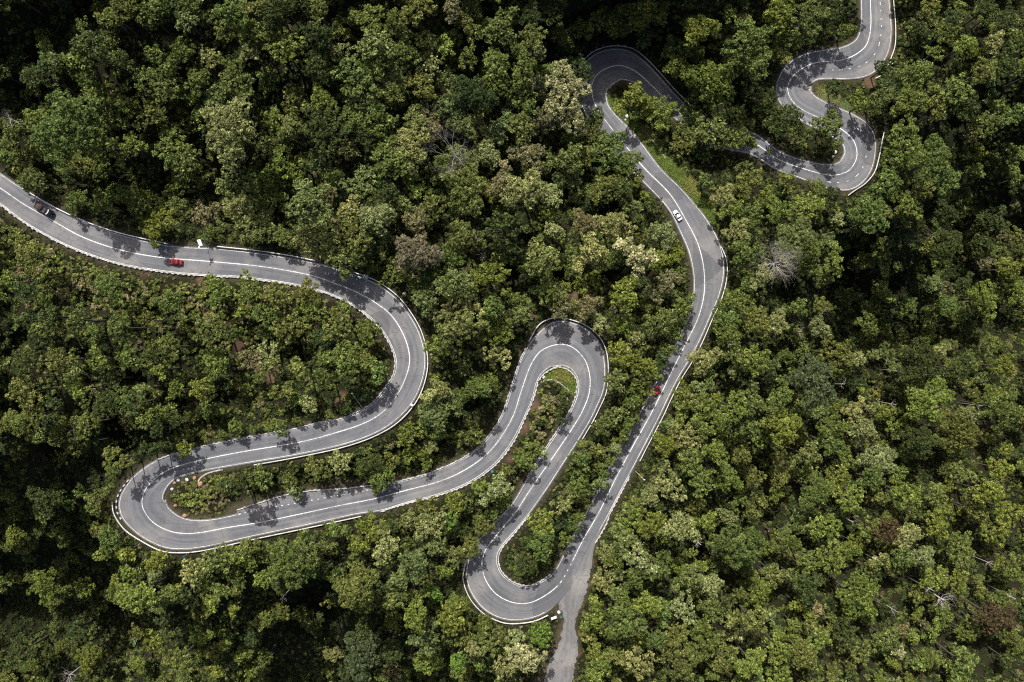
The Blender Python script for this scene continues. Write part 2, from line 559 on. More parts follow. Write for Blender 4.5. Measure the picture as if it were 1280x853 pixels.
nC = len(C)
iJ0, iJ1 = road_index(698, 730), road_index(716, 701)
line_along('center_line_marking', 0, iJ0, lambda i: 0.0, 0.26)
line_along('center_line_marking', iJ0 + 1, iJ1, lambda i: 0.0, 0.26, dash=(1.1, 1.0))
line_along('center_line_marking', iJ1, nC, lambda i: 0.0, 0.26)
iLb0, iLb1 = road_index(300, 657), road_index(492, 617)
line_along('edge_line_marking', 0, iLb0, lambda i: WL[i] * SCL[i], 0.14)
line_along('edge_line_marking', iLb0, iLb1, lambda i: WL[i] * SCL[i], 0.26, dash=(1.0, 0.95))
line_along('edge_line_marking', iLb1, nC, lambda i: WL[i] * SCL[i], 0.14)
iR0, iR1 = road_index(685, 742), road_index(740, 657)
line_along('edge_line_marking', 0, iR0 - 6, lambda i: -WR[i] * SCL[i], 0.14)
line_along('edge_line_marking', iR1, nC, lambda i: -WR[i] * SCL[i], 0.14)
# extra lane of the upper bends
iA, iB = road_index(1035, 219), road_index(1060, 168)
line_along('lane_line_marking', iA, iB, lambda i: -0.52 * WR[i] * SCL[i], 0.2, dash=(1.1, 1.2))
iA, iB = road_index(1020, 80), nC
line_along('lane_line_marking', iA, iB, lambda i: -0.52 * WR[i] * SCL[i], 0.2, dash=(1.1, 1.2))

# side road and its mouth, one centimetre below the carriageway where they meet
SIDE_R = [(751, 664), (746, 675), (742, 688), (739, 712), (735, 735), (726, 757), (719.5, 780), (721, 800), (721, 825), (717, 842), (705, 880), (690, 930), (678, 975)]
SIDE_L = [(737, 664), (731, 675), (722, 690), (708, 712), (696, 735), (697, 757), (706, 774), (702, 792), (692.5, 817), (681, 845), (666, 885), (646, 932), (632, 975)]
sl, sr = catmull(SIDE_L, 1.0), catmull(SIDE_R, 1.0)
n_side = 110
sl = sl[np.linspace(0, len(sl) - 1, n_side).astype(int)]
sr = sr[np.linspace(0, len(sr) - 1, n_side).astype(int)]
for k in range(n_side):
    if k > 18:
        sl[k, 0] += 1.2 * math.sin(k * 0.41) + 0.9 * math.sin(k * 1.7 + 1) + random.uniform(-0.8, 0.8)
        sr[k, 0] += 1.0 * math.sin(k * 0.37 + 2) + 0.8 * math.sin(k * 1.9) + random.uniform(-0.8, 0.8)
zj = road_z_px(712, 735)
rows, uvs = [], []
SIDEP = []
for i in range(n_side):
    mid = (sl[i] + sr[i]) / 2
    zz = road_z_px(*mid) if mid[1] < 745 else None
    if zz is None:
        zz = zj - 0.05 * (mid[1] - 745) / 4
    zz -= 0.02
    r_, q_ = [], []
    for t in np.linspace(0, 1, 6):
        p = sl[i] * (1 - t) + sr[i] * t
        x, y = unproj(p[0], p[1], zz)
        r_.append((x, y, zz))
        q_.append(((t - 0.5) * 6, i * 0.9))
    SIDEP.append((r_[2][0], r_[2][1], zz, math.dist(r_[0], r_[-1]) / 2))
    rows.append(r_)
    uvs.append(q_)
side = strip('side_road', rows, M['asphalt_old'], uvs)

LAY_IN = [(296, 644), (330, 637), (370, 630), (420, 621), (458, 614), (494, 605)]
LAY_OUT = [(297, 637.5), (325, 629), (353, 620.5), (385, 614.5), (430, 611.5), (494, 602)]
li_, lo_ = catmull(LAY_IN, 1.0), catmull(LAY_OUT, 1.0)
li_ = li_[np.linspace(0, len(li_) - 1, 60).astype(int)]
lo_ = lo_[np.linspace(0, len(lo_) - 1, 60).astype(int)]
rows, uvs, LAYP = [], [], []
for i in range(60):
    zz = road_z_px(*li_[i]) - 0.012
    a, b = unproj(*li_[i], zz), unproj(*lo_[i], zz)
    rows.append([(*a, zz), ((a[0] + b[0]) / 2, (a[1] + b[1]) / 2, zz), (*b, zz)])
    uvs.append([(3.6, i * 0.8), (4.4, i * 0.8), (5.2, i * 0.8)])
    LAYP.append((rows[-1][1][0], rows[-1][1][1], zz, 2.2))
strip('layby', rows, M['asphalt'], uvs)

# ------------------------------------------------------------------ terrain
ALLP = np.vstack([np.stack([MX, MY, ZR, HW + MARG], axis=1), np.array(SIDEP), np.array(LAYP)])
PX = np.vstack([np.stack(proj(ALLP[:, 0], ALLP[:, 1], ALLP[:, 2]), axis=1)])       # the same in plan pixels
PXW = ALLP[:, 3] * F / (H - ALLP[:, 2])

GAPS = [(165, 45, 26), (45, 15, 24), (220, 28, 16), (80, 115, 26), (20, 110, 18), (120, 92, 22), (290, 203, 18), (380, 28, 16), (592, 48, 20), (605, 60, 14), (690, 35, 22), (720, 40, 18),
        (785, 42, 20), (760, 48, 18), (870, 68, 18), (935, 112, 24), (1150, 150, 22), (1100, 157, 12), (1215, 40, 22), (1260, 112, 20), (1190, 165, 22), (1110, 308, 34),
        (1132, 340, 34), (1240, 240, 24), (1230, 340, 22), (1250, 400, 24), (1002, 365, 24), (150, 560, 44), (60, 582, 30), (110, 592, 30), (200, 540, 16), (30, 765, 36),
        (15, 705, 18), (90, 765, 18), (150, 772, 24), (80, 838, 22), (220, 770, 18), (60, 690, 18), (390, 762, 44), (360, 812, 38), (430, 775, 20), (470, 770, 14), (980, 742, 15),
        (1104, 728, 15), (1230, 822, 32), (1160, 581, 24), (1240, 530, 20), (600, 512, 17), (380, 446, 11), (560, 560, 12), (765, 257, 16), (660, 300, 12), (640, 345, 18), (768, 345, 14),
        (332, 307, 13), (600, 262, 18), (548, 295, 13), (597, 398, 10), (150, 272, 20), (110, 230, 16), (250, 286, 9), (345, 600, 12), (300, 625, 14), (1040, 180, 13), (965, 168, 10), (900, 178, 12), (1270, 545, 14), (1180, 410, 14), (1085, 350, 16), (20, 560, 24), (275, 530, 12),
        (45, 432, 11), (130, 440, 8), (190, 472, 10), (235, 505, 12), (150, 520, 15), (290, 500, 10), (85, 505, 13), (15, 545, 14), (215, 395, 8), (60, 420, 9), (140, 378, 7),
        (1037, 570, 12), (998, 611, 13), (974, 647, 13), (982, 706, 13), (900, 661, 10), (864, 675, 8), (902, 720, 11), (1006, 682, 10), (915, 722, 15), (900, 780, 11), (985, 727, 13), (1122, 752, 13), (1080, 780, 12),
        (1030, 571, 10), (1095, 458, 12), (1010, 526, 11), (1135, 539, 11), (1195, 500, 10), (1248, 541, 12), (710, 238, 11), (805, 343, 11), (702, 343, 9), (660, 328, 9), (390, 60, 9), (372, 95, 9), (460, 107, 8),
        (557, 110, 7), (415, 140, 8), (470, 174, 7), (585, 140, 8), (335, 130, 10), (122, 127, 8), (155, 162, 7), (195, 172, 8), (265, 196, 11), (830, 690, 9), (780, 715, 8), (850, 625, 8), (1060, 720, 10), (1140, 720, 11), (1190, 760, 11), (1060, 480, 11)]

GX0, GX1, GY0, GY1, GS = -300.0, 330.0, -230.0, 230.0, 1.75
gx = np.arange(GX0, GX1 + 0.01, GS)
gy = np.arange(GY0, GY1 + 0.01, GS)
XX, YY = np.meshgrid(gx, gy)
G = np.stack([XX.ravel(), YY.ravel()], axis=1)


def sstep(t):
    t = np.clip(t, 0, 1)
    return t * t * (3 - 2 * t)


def vnoise(x, y, sc, seed):
    r = np.random.default_rng(seed)
    n = 64
    tab = r.random((n, n))
    fx, fy = x / sc, y / sc
    ix, iy = np.floor(fx).astype(int), np.floor(fy).astype(int)
    tx, ty = fx - ix, fy - iy
    tx, ty = tx * tx * (3 - 2 * tx), ty * ty * (3 - 2 * ty)
    g = lambda a, b: tab[a % n, b % n]
    return (g(ix, iy) * (1 - tx) + g(ix + 1, iy) * tx) * (1 - ty) + (g(ix, iy + 1) * (1 - tx) + g(ix + 1, iy + 1) * tx) * ty


sub = ALLP[::4]
base = np.empty(len(G))
dmin = np.empty(len(G))
zn = np.empty(len(G))
for a in range(0, len(G), 3000):
    d2 = ((G[a:a + 3000, None, :] - sub[None, :, :2]) ** 2).sum(-1)
    w = 1.0 / (d2 + 60.0) ** 1.6
    base[a:a + 3000] = (w * sub[:, 2]).sum(1) / w.sum(1)
for a in range(0, len(G), 1500):
    d = np.sqrt(((G[a:a + 1500, None, :] - ALLP[None, :, :2]) ** 2).sum(-1)) - ALLP[None, :, 3]
    k = d.argmin(1)
    dmin[a:a + 1500] = d[np.arange(len(k)), k]
    zn[a:a + 1500] = ALLP[k, 2]
X_, Y_ = G[:, 0], G[:, 1]
dd = np.maximum(dmin - 5, 0)
def soft(t, w):
    return np.where(t > w, t - w / 2, np.where(t > 0, t * t / (2 * w), 0))


# steep south-facing ravine wall below the western hairpin and the third road
yl = np.interp(X_, [-260, -160, -136, -118, -60, -30, -12, 6], [8, 2, -22, -66, -66, -74, -92, -104])
wx_ = sstep((10 - X_) / 22)
ravine = np.minimum(1.02 * soft(yl - Y_ - 3, 8), 125) * wx_ * sstep(dd / 6)
# valley east of the long straight: its north wall faces away from the sun, its south side rises again into the light
yt = np.interp(X_, [30, 105, 128, 300], [56, 46, 112, 118])
fall = 0.95 * soft(yt - Y_ - 2, 10)
floor_ = np.interp(Y_, [-230, -110, -15, 10, 230], [10, 22, 52, 60, 60])
valley = np.minimum(fall, floor_) * sstep((X_ - 20) / 40) * sstep(dd / 62)
# hillside above the first road
nw = sstep((96 - X_) / 50)
hill = (0.20 * np.minimum(dd, 40) * sstep((Y_ - 50) / 30) + 0.62 * soft(Y_ - 66, 16)) * nw * sstep(dd / 10)
hill = np.minimum(hill, 42)
reg = hill - ravine - valley
bump = (vnoise(X_, Y_, 17, 3) - 0.5) * 5 + (vnoise(X_, Y_, 42, 4) - 0.5) * 9 + (vnoise(X_, Y_, 6, 5) - 0.5) * 1.2
Z = base + reg + bump * sstep((dmin - 3) / 22)
x1, y1 = unproj(150, 255, 5)
Z -= 9.0 * np.exp(-(((X_ - x1) / 48) ** 2 + ((Y_ - y1 - 2) / 13) ** 2)) * sstep((dmin - 1.5) / 9)
x1, y1 = unproj(778, 8, -8)
Z += 7.0 * np.exp(-(((X_ - x1) / 26) ** 2 + ((Y_ - y1) / 13) ** 2)) * sstep((dmin - 2) / 10)
for (u, v, r) in GAPS:
    x, y = unproj(u, v, -5.0)
    rr = r / 4.0
    Z -= min(17.0, 4.0 + 0.3 * r) * np.exp(-(((X_ - x) ** 2 + (Y_ - y) ** 2) / (rr * rr))) * sstep((dmin - 3) / 8)
cor = sstep((dmin - 2.2) / np.where((X_ > 25) & (Y_ > 20) & (X_ < 75), 11.0, 6.0))
Z = (zn - 0.14) * (1 - cor) + Z * cor
Z = np.where(dmin < 2.2, zn - 0.14, Z)
ZG = Z.reshape(XX.shape)
DG = dmin.reshape(XX.shape)


def bil(A, x, y):
    fx = np.clip((np.asarray(x) - GX0) / GS, 0, len(gx) - 1.001)
    fy = np.clip((np.asarray(y) - GY0) / GS, 0, len(gy) - 1.001)
    ix, iy = fx.astype(int), fy.astype(int)
    tx, ty = fx - ix, fy - iy
    return (A[iy, ix] * (1 - tx) + A[iy, ix + 1] * tx) * (1 - ty) + (A[iy + 1, ix] * (1 - tx) + A[iy + 1, ix + 1] * tx) * ty


def ground(x, y):
    return bil(ZG, x, y)


def on_ground(u, v, h=0.0):
    """world point at height h above the ground that stands at plan pixel (u, v)."""
    z = road_z_px(u, v)
    for _ in range(16):
        x, y = unproj(u, v, z + h)
        z = float(ground(x, y))
    return x, y, z


def in_poly(px, py, poly):
    c = np.zeros(len(px), bool)
    n = len(poly)
    for i in range(n):
        x1, y1 = poly[i]
        x2, y2 = poly[(i + 1) % n]
        t = ((y1 > py) != (y2 > py)) & (px < (x2 - x1) * (py - y1) / (y2 - y1 + 1e-9) + x1)
        c ^= t
    return c


# cover masks: grass verge, bare earth
i_s0, i_s1 = road_index(871, 303), road_index(741, 112)
gr_in = [C[i] - NRM[i] * (WR[i] + 1.5) for i in range(i_s0, i_s1 - 6, 4)]
gr_out = [C[i] - NRM[i] * (WR[i] + 6 + 15 * math.sin(math.pi * (i - i_s0) / (i_s1 - i_s0)) ** 0.6) for i in range(i_s0, i_s1 - 6, 4)]
GRASS = [np.array(gr_in + gr_out[::-1]), np.array([(673, 479), (681, 467), (697, 459), (711, 463), (720, 477), (721, 494), (712, 488), (701, 477), (688, 474), (676, 477)]),
         np.array([(1019, 112), (1032, 127), (1062, 140), (1072, 145), (1060, 128), (1040, 118), (1024, 108)])]
EARTH = [(22, 336, 9), (425, 497, 8), (219, 622, 3), (218, 634, 3), (249, 604, 3.5), (245, 598, 3), (230, 648, 4), (240, 652, 4), (735, 380, 10), (720, 370, 8), (668, 395, 6), (1088, 104, 9), (1045, 120, 6), (1112, 40, 5), (1115, 66, 5),
         (712, 762, 4), (702, 775, 3), (285, 410, 9), (320, 455, 10), (300, 480, 8), (258, 392, 8), (655, 535, 7), (668, 507, 8), (640, 575, 7), (250, 350, 6), (180, 345, 5), (300, 430, 9), (722, 792, 3), (741, 705, 4), (738, 730, 4), (727, 752, 4), (704, 790, 4), (696, 812, 5), (686, 838, 5), (722, 815, 4), (800, 168, 4), (815, 178, 4), (340, 470, 10)]
vu, vv = proj(G[:, 0], G[:, 1], Z)
cov = np.zeros((len(G), 4), np.float32)
cov[:, 3] = 1
for p in GRASS:
    cov[:, 0] = np.maximum(cov[:, 0], in_poly(vu, vv, p))
for (u, v, r) in EARTH:
    cov[:, 1] = np.maximum(cov[:, 1], np.exp(-(((vu - u) ** 2 + (vv - v) ** 2) / (r * r)) ** 2) * 0.6)
cov[:, 2] = np.clip(1.6 - dmin, 0, 1) * 0.7

ny, nx = XX.shape
ii = np.arange(nx * ny).reshape(ny, nx)
quads = np.stack([ii[:-1, :-1], ii[:-1, 1:], ii[1:, 1:], ii[1:, :-1]], axis=-1).reshape(-1, 4)
V = np.stack([G[:, 0], G[:, 1], Z], axis=1)
# skirt out to the horizon
ring_idx = np.concatenate([ii[0, :], ii[1:, -1], ii[-1, -2::-1], ii[-2:0:-1, 0]])
rings = [ring_idx]
VV = [V]
cnt = len(V)
covs = [cov]
for k, (sc_, dz) in enumerate(((1.5, -6), (2.5, 10), (5, -10), (10, 30))):
    p = V[ring_idx].copy()
    p[:, :2] *= sc_
    p[:, 2] = p[:, 2] * 0.4 + dz - 12
    VV.append(p)
    c_ = np.zeros((len(p), 4), np.float32)
    c_[:, 3] = 1
    covs.append(c_)
    rings.append(np.arange(cnt, cnt + len(p)))
    cnt += len(p)
fq = [quads]
for a, b in zip(rings[:-1], rings[1:]):
    fq.append(np.stack([a, b, np.roll(b, -1), np.roll(a, -1)], axis=1))
fq = np.vstack(fq)
me = bpy.data.meshes.new('ground')
V_all = np.vstack(VV)
me.vertices.add(len(V_all))
me.vertices.foreach_set('co', V_all.astype(np.float32).ravel())
me.loops.add(len(fq) * 4)
me.loops.foreach_set('vertex_index', fq.astype(np.int32).ravel())
me.polygons.add(len(fq))
me.polygons.foreach_set('loop_start', np.arange(0, len(fq) * 4, 4, dtype=np.int32))
me.polygons.foreach_set('use_smooth', np.ones(len(fq), bool))
me.update()
me.validate()
ca = me.color_attributes.new('cover', 'FLOAT_COLOR', 'POINT')
ca.data.foreach_set('color', np.vstack(covs).ravel())
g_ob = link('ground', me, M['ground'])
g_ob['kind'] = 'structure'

# ------------------------------------------------------------------ walls, rails, kerbs
def poly_world(px, zoff=0.0, step=2.0):
    p = catmull(px, step)
    i, _ = nearest(p, C)
    z = ZR[i] + zoff
    x, y = unproj(p[:, 0], p[:, 1], ZR[i])
    return np.stack([x, y, z], axis=1)


def ribbon_box(name, pts, w, h, mat, parent=None, base=-0.25):
    """box section swept along pts (metres)."""
    pts = np.asarray(pts)
    t = np.gradient(pts[:, :2], axis=0)
    t /= np.linalg.norm(t, axis=1)[:, None]
    n = np.stack([-t[:, 1], t[:, 0]], axis=1)
    m = MB()
    secs = []
    for p, q in zip(pts, n):
        a, b = p[:2] + q * w / 2, p[:2] - q * w / 2
        a2, b2 = p[:2] + q * w * 0.4, p[:2] - q * w * 0.4
        secs.append([(*a, p[2] + base), (*b, p[2] + base), (*b2, p[2] + h), (*a2, p[2] + h)])
    m.loft(secs)
    return link(name, m.mesh(name), mat, parent)


def resample(pts, step):
    d = np.r_[0, np.cumsum(np.linalg.norm(np.diff(pts, axis=0), axis=1))]
    s = np.arange(step / 2, d[-1], step)
    q = np.stack([np.interp(s, d, pts[:, k]) for k in range(3)], axis=1)
    e = np.stack([np.interp(s + 0.3, d, pts[:, k]) for k in range(3)], axis=1)
    return q, np.arctan2(e[:, 1] - q[:, 1], e[:, 0] - q[:, 0])


block = MB()
block.box((0, 0, 0), (0.75, 0.42, 0.42), taper=0.82)
block_me = block.mesh('guard_block')
block_me.materials.append(M['concrete'])
bblock_me = block_me.copy()
bblock_me.materials.clear()
bblock_me.materials.append(M['black_paint'])
lrng = random.Random(5)


def guard_wall(label, px, side=1, step=1.6):
    pts = poly_world(px)
    t = thing('guard_wall', label, 'guard wall', tuple(pts[len(pts) // 2]), group='white block walls along the road')
    off = pts[len(pts) // 2]
    ribbon_box('wall_base', pts - off, 0.28, 0.30, M['concrete'], t)
    q, a = resample(pts, step)
    g = np.gradient(pts[:, :2], axis=0)
    for k in range(len(q)):
        if lrng.random() < 0.12:
            continue
        o = bpy.data.objects.new('guard_block', block_me)
        COL.objects.link(o)
        o.parent = t
        n = (-math.sin(a[k]) * side, math.cos(a[k]) * side)
        o.location = (q[k, 0] + n[0] * 0.14 - off[0], q[k, 1] + n[1] * 0.14 - off[1], q[k, 2] + 0.25 - off[2])
        o.rotation_euler = (0, 0, a[k] + lrng.uniform(-0.08, 0.08))
        s = lrng.uniform(0.75, 1.2)
        o.scale = (s * lrng.uniform(0.8, 1.3), s, s * lrng.uniform(0.6, 1.1))
    return t


guard_wall('white block wall along the lower edge of the first road, above the scrub bank', [(-30, 238), (0, 255.5), (25, 274.5), (62, 297), (100, 314.5), (150, 330.5), (200, 339.5), (250, 344.5), (300, 347)], -1)
guard_wall('white block wall on the inside of the upper wide bend', [(300, 347), (370, 357), (415, 369.5), (445, 384.5), (469, 404.5), (484, 424), (494, 451), (491.5, 469), (481.5, 485), (466.5, 503), (452, 512.5)], -1)
guard_wall('white block wall along the shaded upper edge of the second road', [(452, 512.5), (428, 523), (398, 528.5), (368, 536), (320, 544.5), (285, 551.5), (251, 558.5)], -1)
guard_wall('short broken white block wall at the shaded entry to the hairpin farthest west', [(250, 559), (220, 566.5), (196, 575.5)], -1)
guard_wall('white block wall curving round the outer edge of the small layby', [(297, 637.5), (325, 628.5), (353, 620), (385, 614), (430, 611), (492, 603)], 1)
guard_wall('white block wall along the upper edge of the third road, beyond the layby', [(495, 602.5), (533, 592.5), (571, 576.5), (595, 561.5), (614.5, 540), (629.5, 513.5), (638.5, 485.5), (651, 448), (658, 435)], 1)
guard_wall('white block wall along the lower edge of the third road', [(476, 639.5), (508, 629.5), (547, 619.5), (584, 605.5), (617.5, 583), (642, 552), (656.5, 522), (666.5, 499), (672.5, 476.5)], -1)
guard_wall('white block wall hugging the grassy inside of the middle hairpin', [(672.5, 476.5), (681, 466.5), (697.5, 458.8), (712, 463.5), (721.3, 476.5), (720.3, 494)], -1)
guard_wall('white block wall along the inner edge of the fourth road, below the middle hairpin', [(720.3, 494), (712.5, 513.5), (701.5, 531), (681.5, 561), (658.5, 597)], -1)
guard_wall('pale stony wall round the inside of the bottom hairpin', [(662, 643), (641.5, 668.5), (627, 686), (623, 700), (627, 714), (641, 727.3), (660, 732.3), (676.5, 726), (688.5, 717.5)], 1)
guard_wall('broken white block wall beside the shaded lane of the long straight', [(717, 670), (737, 634.5), (752, 606)], 1)
guard_wall('whitish stony edge along the foot of the long straight, above the side road', [(744, 679), (757, 656), (763, 641), (775, 618), (787, 595)], -1)

# black-and-white kerb blocks of the western hairpin
kp = poly_world([(161, 600), (152.5, 611), (146.5, 624), (147, 640), (153, 651)], 0.0)
kt = thing('kerb_wall', 'low kerb of alternating black and white blocks outside the western hairpin', 'kerb', tuple(kp[len(kp) // 2]))
q, a = resample(kp, 0.92)
for k in range(len(q)):
    o = bpy.data.objects.new('kerb_block', block_me if k % 2 == 0 else bblock_me)
    COL.objects.link(o)
    o.parent = kt
    o.location = tuple(np.array([q[k, 0], q[k, 1], q[k, 2] + 0.12]) - kp[len(kp) // 2])
    o.rotation_euler = (0, 0, a[k])
    o.scale = (1.15, 1.1, 1.0)

post = MB()
post.box((0, 0, -0.25), (0.12, 0.12, 1.1))
post_me = post.mesh('rail_post')
post_me.materials.append(M['post_steel'])


def guard_rail(label, px, both=False):
    pts = poly_world(px)
    off = pts[len(pts) // 2].copy()
    t = thing('guardrail', label, 'guardrail', tuple(off), group='steel guardrails outside the bends')
    q0 = pts - off
    tt = np.gradient(q0[:, :2], axis=0)
    tt /= np.linalg.norm(tt, axis=1)[:, None]
    nn = np.stack([-tt[:, 1], tt[:, 0]], axis=1)
    m = MB()
    secs = []
    for p, n in zip(q0, nn):      # folded W profile leaning a little, with a flat cap
        secs.append([(p[0] + n[0] * c, p[1] + n[1] * c, p[2] + z) for c, z in ((-0.13, 0.78), (0.13, 0.78), (0.10, 0.66), (0.02, 0.62), (0.11, 0.56), (0.09, 0.42), (-0.08, 0.42), (-0.1, 0.6))])
    m.loft(secs)
    link('rail_beam', m.mesh('rail_beam'), M['steel'], t)
    q, a = resample(q0, 3.2)
    for k in range(len(q)):
        o = bpy.data.objects.new('rail_post', post_me)
        COL.objects.link(o)
        o.parent = t
        o.location = tuple(q[k] + np.array([0, 0, 0.42]))
        o.rotation_euler = (0, 0, a[k])
    return t


guard_rail('steel guardrail along the upper edge of the first road near the dark lorry', [(30, 236), (64, 256.5), (106, 276.5), (150, 291.5), (212, 305.5)])
guard_rail('steel guardrail above the first road, past the panel on a tall pole', [(272, 308.5), (320, 313.5), (366, 320.5), (396, 326.5)])
guard_rail('long steel guardrail outside the upper wide bend', [(438, 339), (471, 351.5), (498, 371), (516, 394), (528, 417), (535, 451), (531, 478), (520, 503), (498, 527.5), (472, 543.5), (434, 557.5), (371, 571.5), (318, 581)])
guard_rail('steel guardrail outside the western hairpin', [(141.5, 627), (143.5, 641), (156, 660.5), (178, 676), (204, 688.5), (225, 690.5), (250, 688.5), (321, 673), (383, 660), (452, 645)])
guard_rail('steel guardrail around the outside of the middle hairpin', [(661, 427), (674.5, 405.5), (689, 398.5), (706, 398.5), (727, 404.5), (743, 415), (752, 426), (758, 441), (760, 464), (757.5, 490), (748.5, 511), (741, 526), (727, 550)])
guard_rail('steel guardrail around the outside of the bottom hairpin', [(582, 704), (579, 723), (588, 748), (605, 766.5), (626.5, 777), (640, 779), (667, 776), (686, 768)])
guard_rail('long steel guardrail on the valley side of the long straight', [(901, 309), (907.5, 326), (907.5, 349), (901, 374.5), (888.5, 402), (877.5, 427.5), (865, 451.5), (851, 474), (837.5, 500.5), (829.5, 518), (806, 563), (799, 577)])
guard_rail('steel guardrail around the shaded outside of the top hairpin', [(727, 80), (738, 68), (754.5, 60.5), (773, 58.5), (791.5, 62.5), (807.5, 74.5), (822.5, 90), (842.5, 112.5), (864, 134)])
guard_rail('steel guardrail beyond the lower of the two bends beside the two round trees', [(1059, 245), (1067, 239), (1081, 229.5), (1092, 216), (1097.5, 198), (1101, 180), (1104, 165)])
guard_rail('steel guardrail beside the topmost stretch of road', [(1114, -30), (1115.5, 0), (1118, 30), (1117.5, 58), (1112, 75)])
guard_rail('detached bit of guardrail under dark trees beside the uppermost bend', [(1093, 99), (1097, 97), (1101, 95)])


def drain(label, px, w=0.55):
    pts = []
    for p in catmull(px, 2.0):
        pts.append(on_ground(*p))
    pts = np.array(pts)
    pts[:, 2] = smooth(pts[:, 2], 5) + 0.05
    o = ribbon_box('drain', pts, w, 0.12, M['drain'], None, base=-0.5)
    off = pts[len(pts) // 2]
    o.data.transform(Matrix.Translation(Vector(-off)))
    o.location = tuple(off)
    return tag(o, label, 'drain')


drain('curved pale concrete drain on the inside of the western hairpin', [(244.5, 616), (246, 607), (250, 598.5), (257, 593), (267, 589.5), (280, 587)])
drain('thin curved concrete drain across the grass of the middle hairpin', [(676, 478), (683, 475.5), (690, 475), (699, 478.5), (707, 485), (714, 491)])
drain('straight pale concrete drain beyond the grass verge of the long straight', [(803, 161), (811, 170), (819, 180), (826, 190), (833, 200)], 0.5)

# ------------------------------------------------------------------ street furniture
def at_road(u, v, h=0.0):
    """stands at plan pixel (u,v) on the ground next to the road."""
    return on_ground(u, v)


def pole_thing(name, label, cat, foot, height, top=None, rad=0.09, mat='steel'):
    x, y, z = on_ground(*foot)
    t = thing(name, label, cat, (x, y, z))
    m = MB()
    tx, ty = top or (0, 0)
    m.tube([(0, 0, -0.4), (tx * 0.5, ty * 0.5, height * 0.5), (tx, ty, height)], [rad, rad * 0.85, rad * 0.7], 8)
    link('pole', m.mesh('pole'), M[mat], t)
    return t


# panel on a tall pole above the first road, its whitish reflection painted in
t = pole_thing('pole_panel', 'white panel on a tall thin pole with a short arm above the first road', 'panel', (259, 307), 6.0, rad=0.07)
m = MB(); m.box((0.25, 0.05, 6.1), (1.05, 1.9, 0.08), Matrix.Rotation(0.25, 3, 'Z') @ Matrix.Rotation(0.35, 3, 'X')); link('panel', m.mesh('panel'), M['board'], t)
m = MB(); m.tube([(0, 0, 5.6), (0.1, -0.6, 5.75), (-0.1, -1.0, 5.8)], [0.05, 0.05, 0.05], 6); link('lamp_arm', m.mesh('lamp_arm'), M['board'], t)
m = MB(); m.box((-0.1, -1.3, 5.8), (0.4, 0.5, 0.15)); link('lamp_head', m.mesh('lamp_head'), M['board'], t)


def board(label, u, v, w, h, rot, mat, lift=0.9, lean=0.0, cat='sign', posts=1):
    x, y, z = on_ground(u, v)
    t = thing('sign_board', label, cat, (x, y, z), rot)
    m = MB(); m.box((0, 0, lift + h / 2), (w, 0.06, h), Matrix.Rotation(lean, 3, 'X')); link('panel', m.mesh('panel'), M[mat], t)
    for k in range(posts):
        m = MB()
        px = 0 if posts == 1 else (k - 0.5) * w * 0.7
        m.tube([(px, 0.08, -0.3), (px, 0.08, lift + h * 0.9)], [0.05, 0.05], 8)
        link('post', m.mesh('post'), M['post_steel'], t)
    return t


board('plain white sign board on a post above the first road, east of the dark lorry', 110.5, 279.5, 0.9, 1.5, R_(60), 'board', 0.8, -0.5)
board('pale green board on two posts behind the guardrail of the upper wide bend', 458.5, 346.5, 1.1, 1.9, R_(70), 'board_green', 0.9, -0.6, posts=2)
board('small teal board leaning in brown scrub below the third road', 615.5, 589, 0.8, 1.0, R_(100), 'board_teal', 0.5, -0.7)
board('small grey and white sign at the guardrail end east of the upper wide bend', 515.5, 506, 0.9, 0.9, R_(150), 'board', 1.0, -0.5)
board('small white sign beside the end of the middle hairpin guardrail', 742.5, 526, 0.9, 0.8, R_(160), 'board', 1.0, -0.5)
board('thin white sign on the inside edge of the middle hairpin', 718.5, 491, 0.7, 0.8, R_(40), 'board', 0.8, -0.5)
board('white sign board at the near end of the layby wall', 299.5, 637, 0.7, 0.9, R_(20), 'board', 0.8, -0.6)
board('blue and white sign lying askew at the mouth of the side road', 692, 771, 0.8, 2.0, R_(100), 'board', 0.2, -1.1)
board('small teal board in bushes beside the mouth of the side road', 701.5, 771, 0.7, 0.9, R_(30), 'board_teal', 0.4, -1.0)
board('bluish sign among leaves beyond the valley-side guardrail', 903, 385, 0.9, 0.6, R_(20), 'board_teal', 2.2, -0.8)

t = pole_thing('road_sign', 'tall pole with a dark blue panel leaning out from the western hairpin guardrail', 'road sign', (240, 689), 6.0, rad=0.08, mat='post_steel')
m = MB(); m.box((-0.1, -0.4, 6.0), (1.0, 1.5, 0.07), Matrix.Rotation(-0.6, 3, 'Z') @ Matrix.Rotation(0.8, 3, 'X')); link('panel', m.mesh('panel'), M['board_blue'], t)
t = pole_thing('lamp_post', 'pale leaning lamp post behind the block wall of the upper wide bend', 'lamp post', (454, 511.5), 7.5, (-1.8, 5.2), rad=0.11, mat='concrete')
m = MB(); m.box((-1.9, 5.3, 7.5), (0.5, 0.22, 0.14)); link('lamp_head', m.mesh('lamp_head'), M['board'], t)
t = pole_thing('lamp_post', 'pale tall lamp post on the valley side of the long straight', 'lamp post', (794.5, 589.5), 8.5, (1.2, -1.0), rad=0.1, mat='concrete')
m = MB(); m.box((1.4, -1.2, 8.5), (0.5, 0.22, 0.14)); link('lamp_head', m.mesh('lamp_head'), M['board'], t)


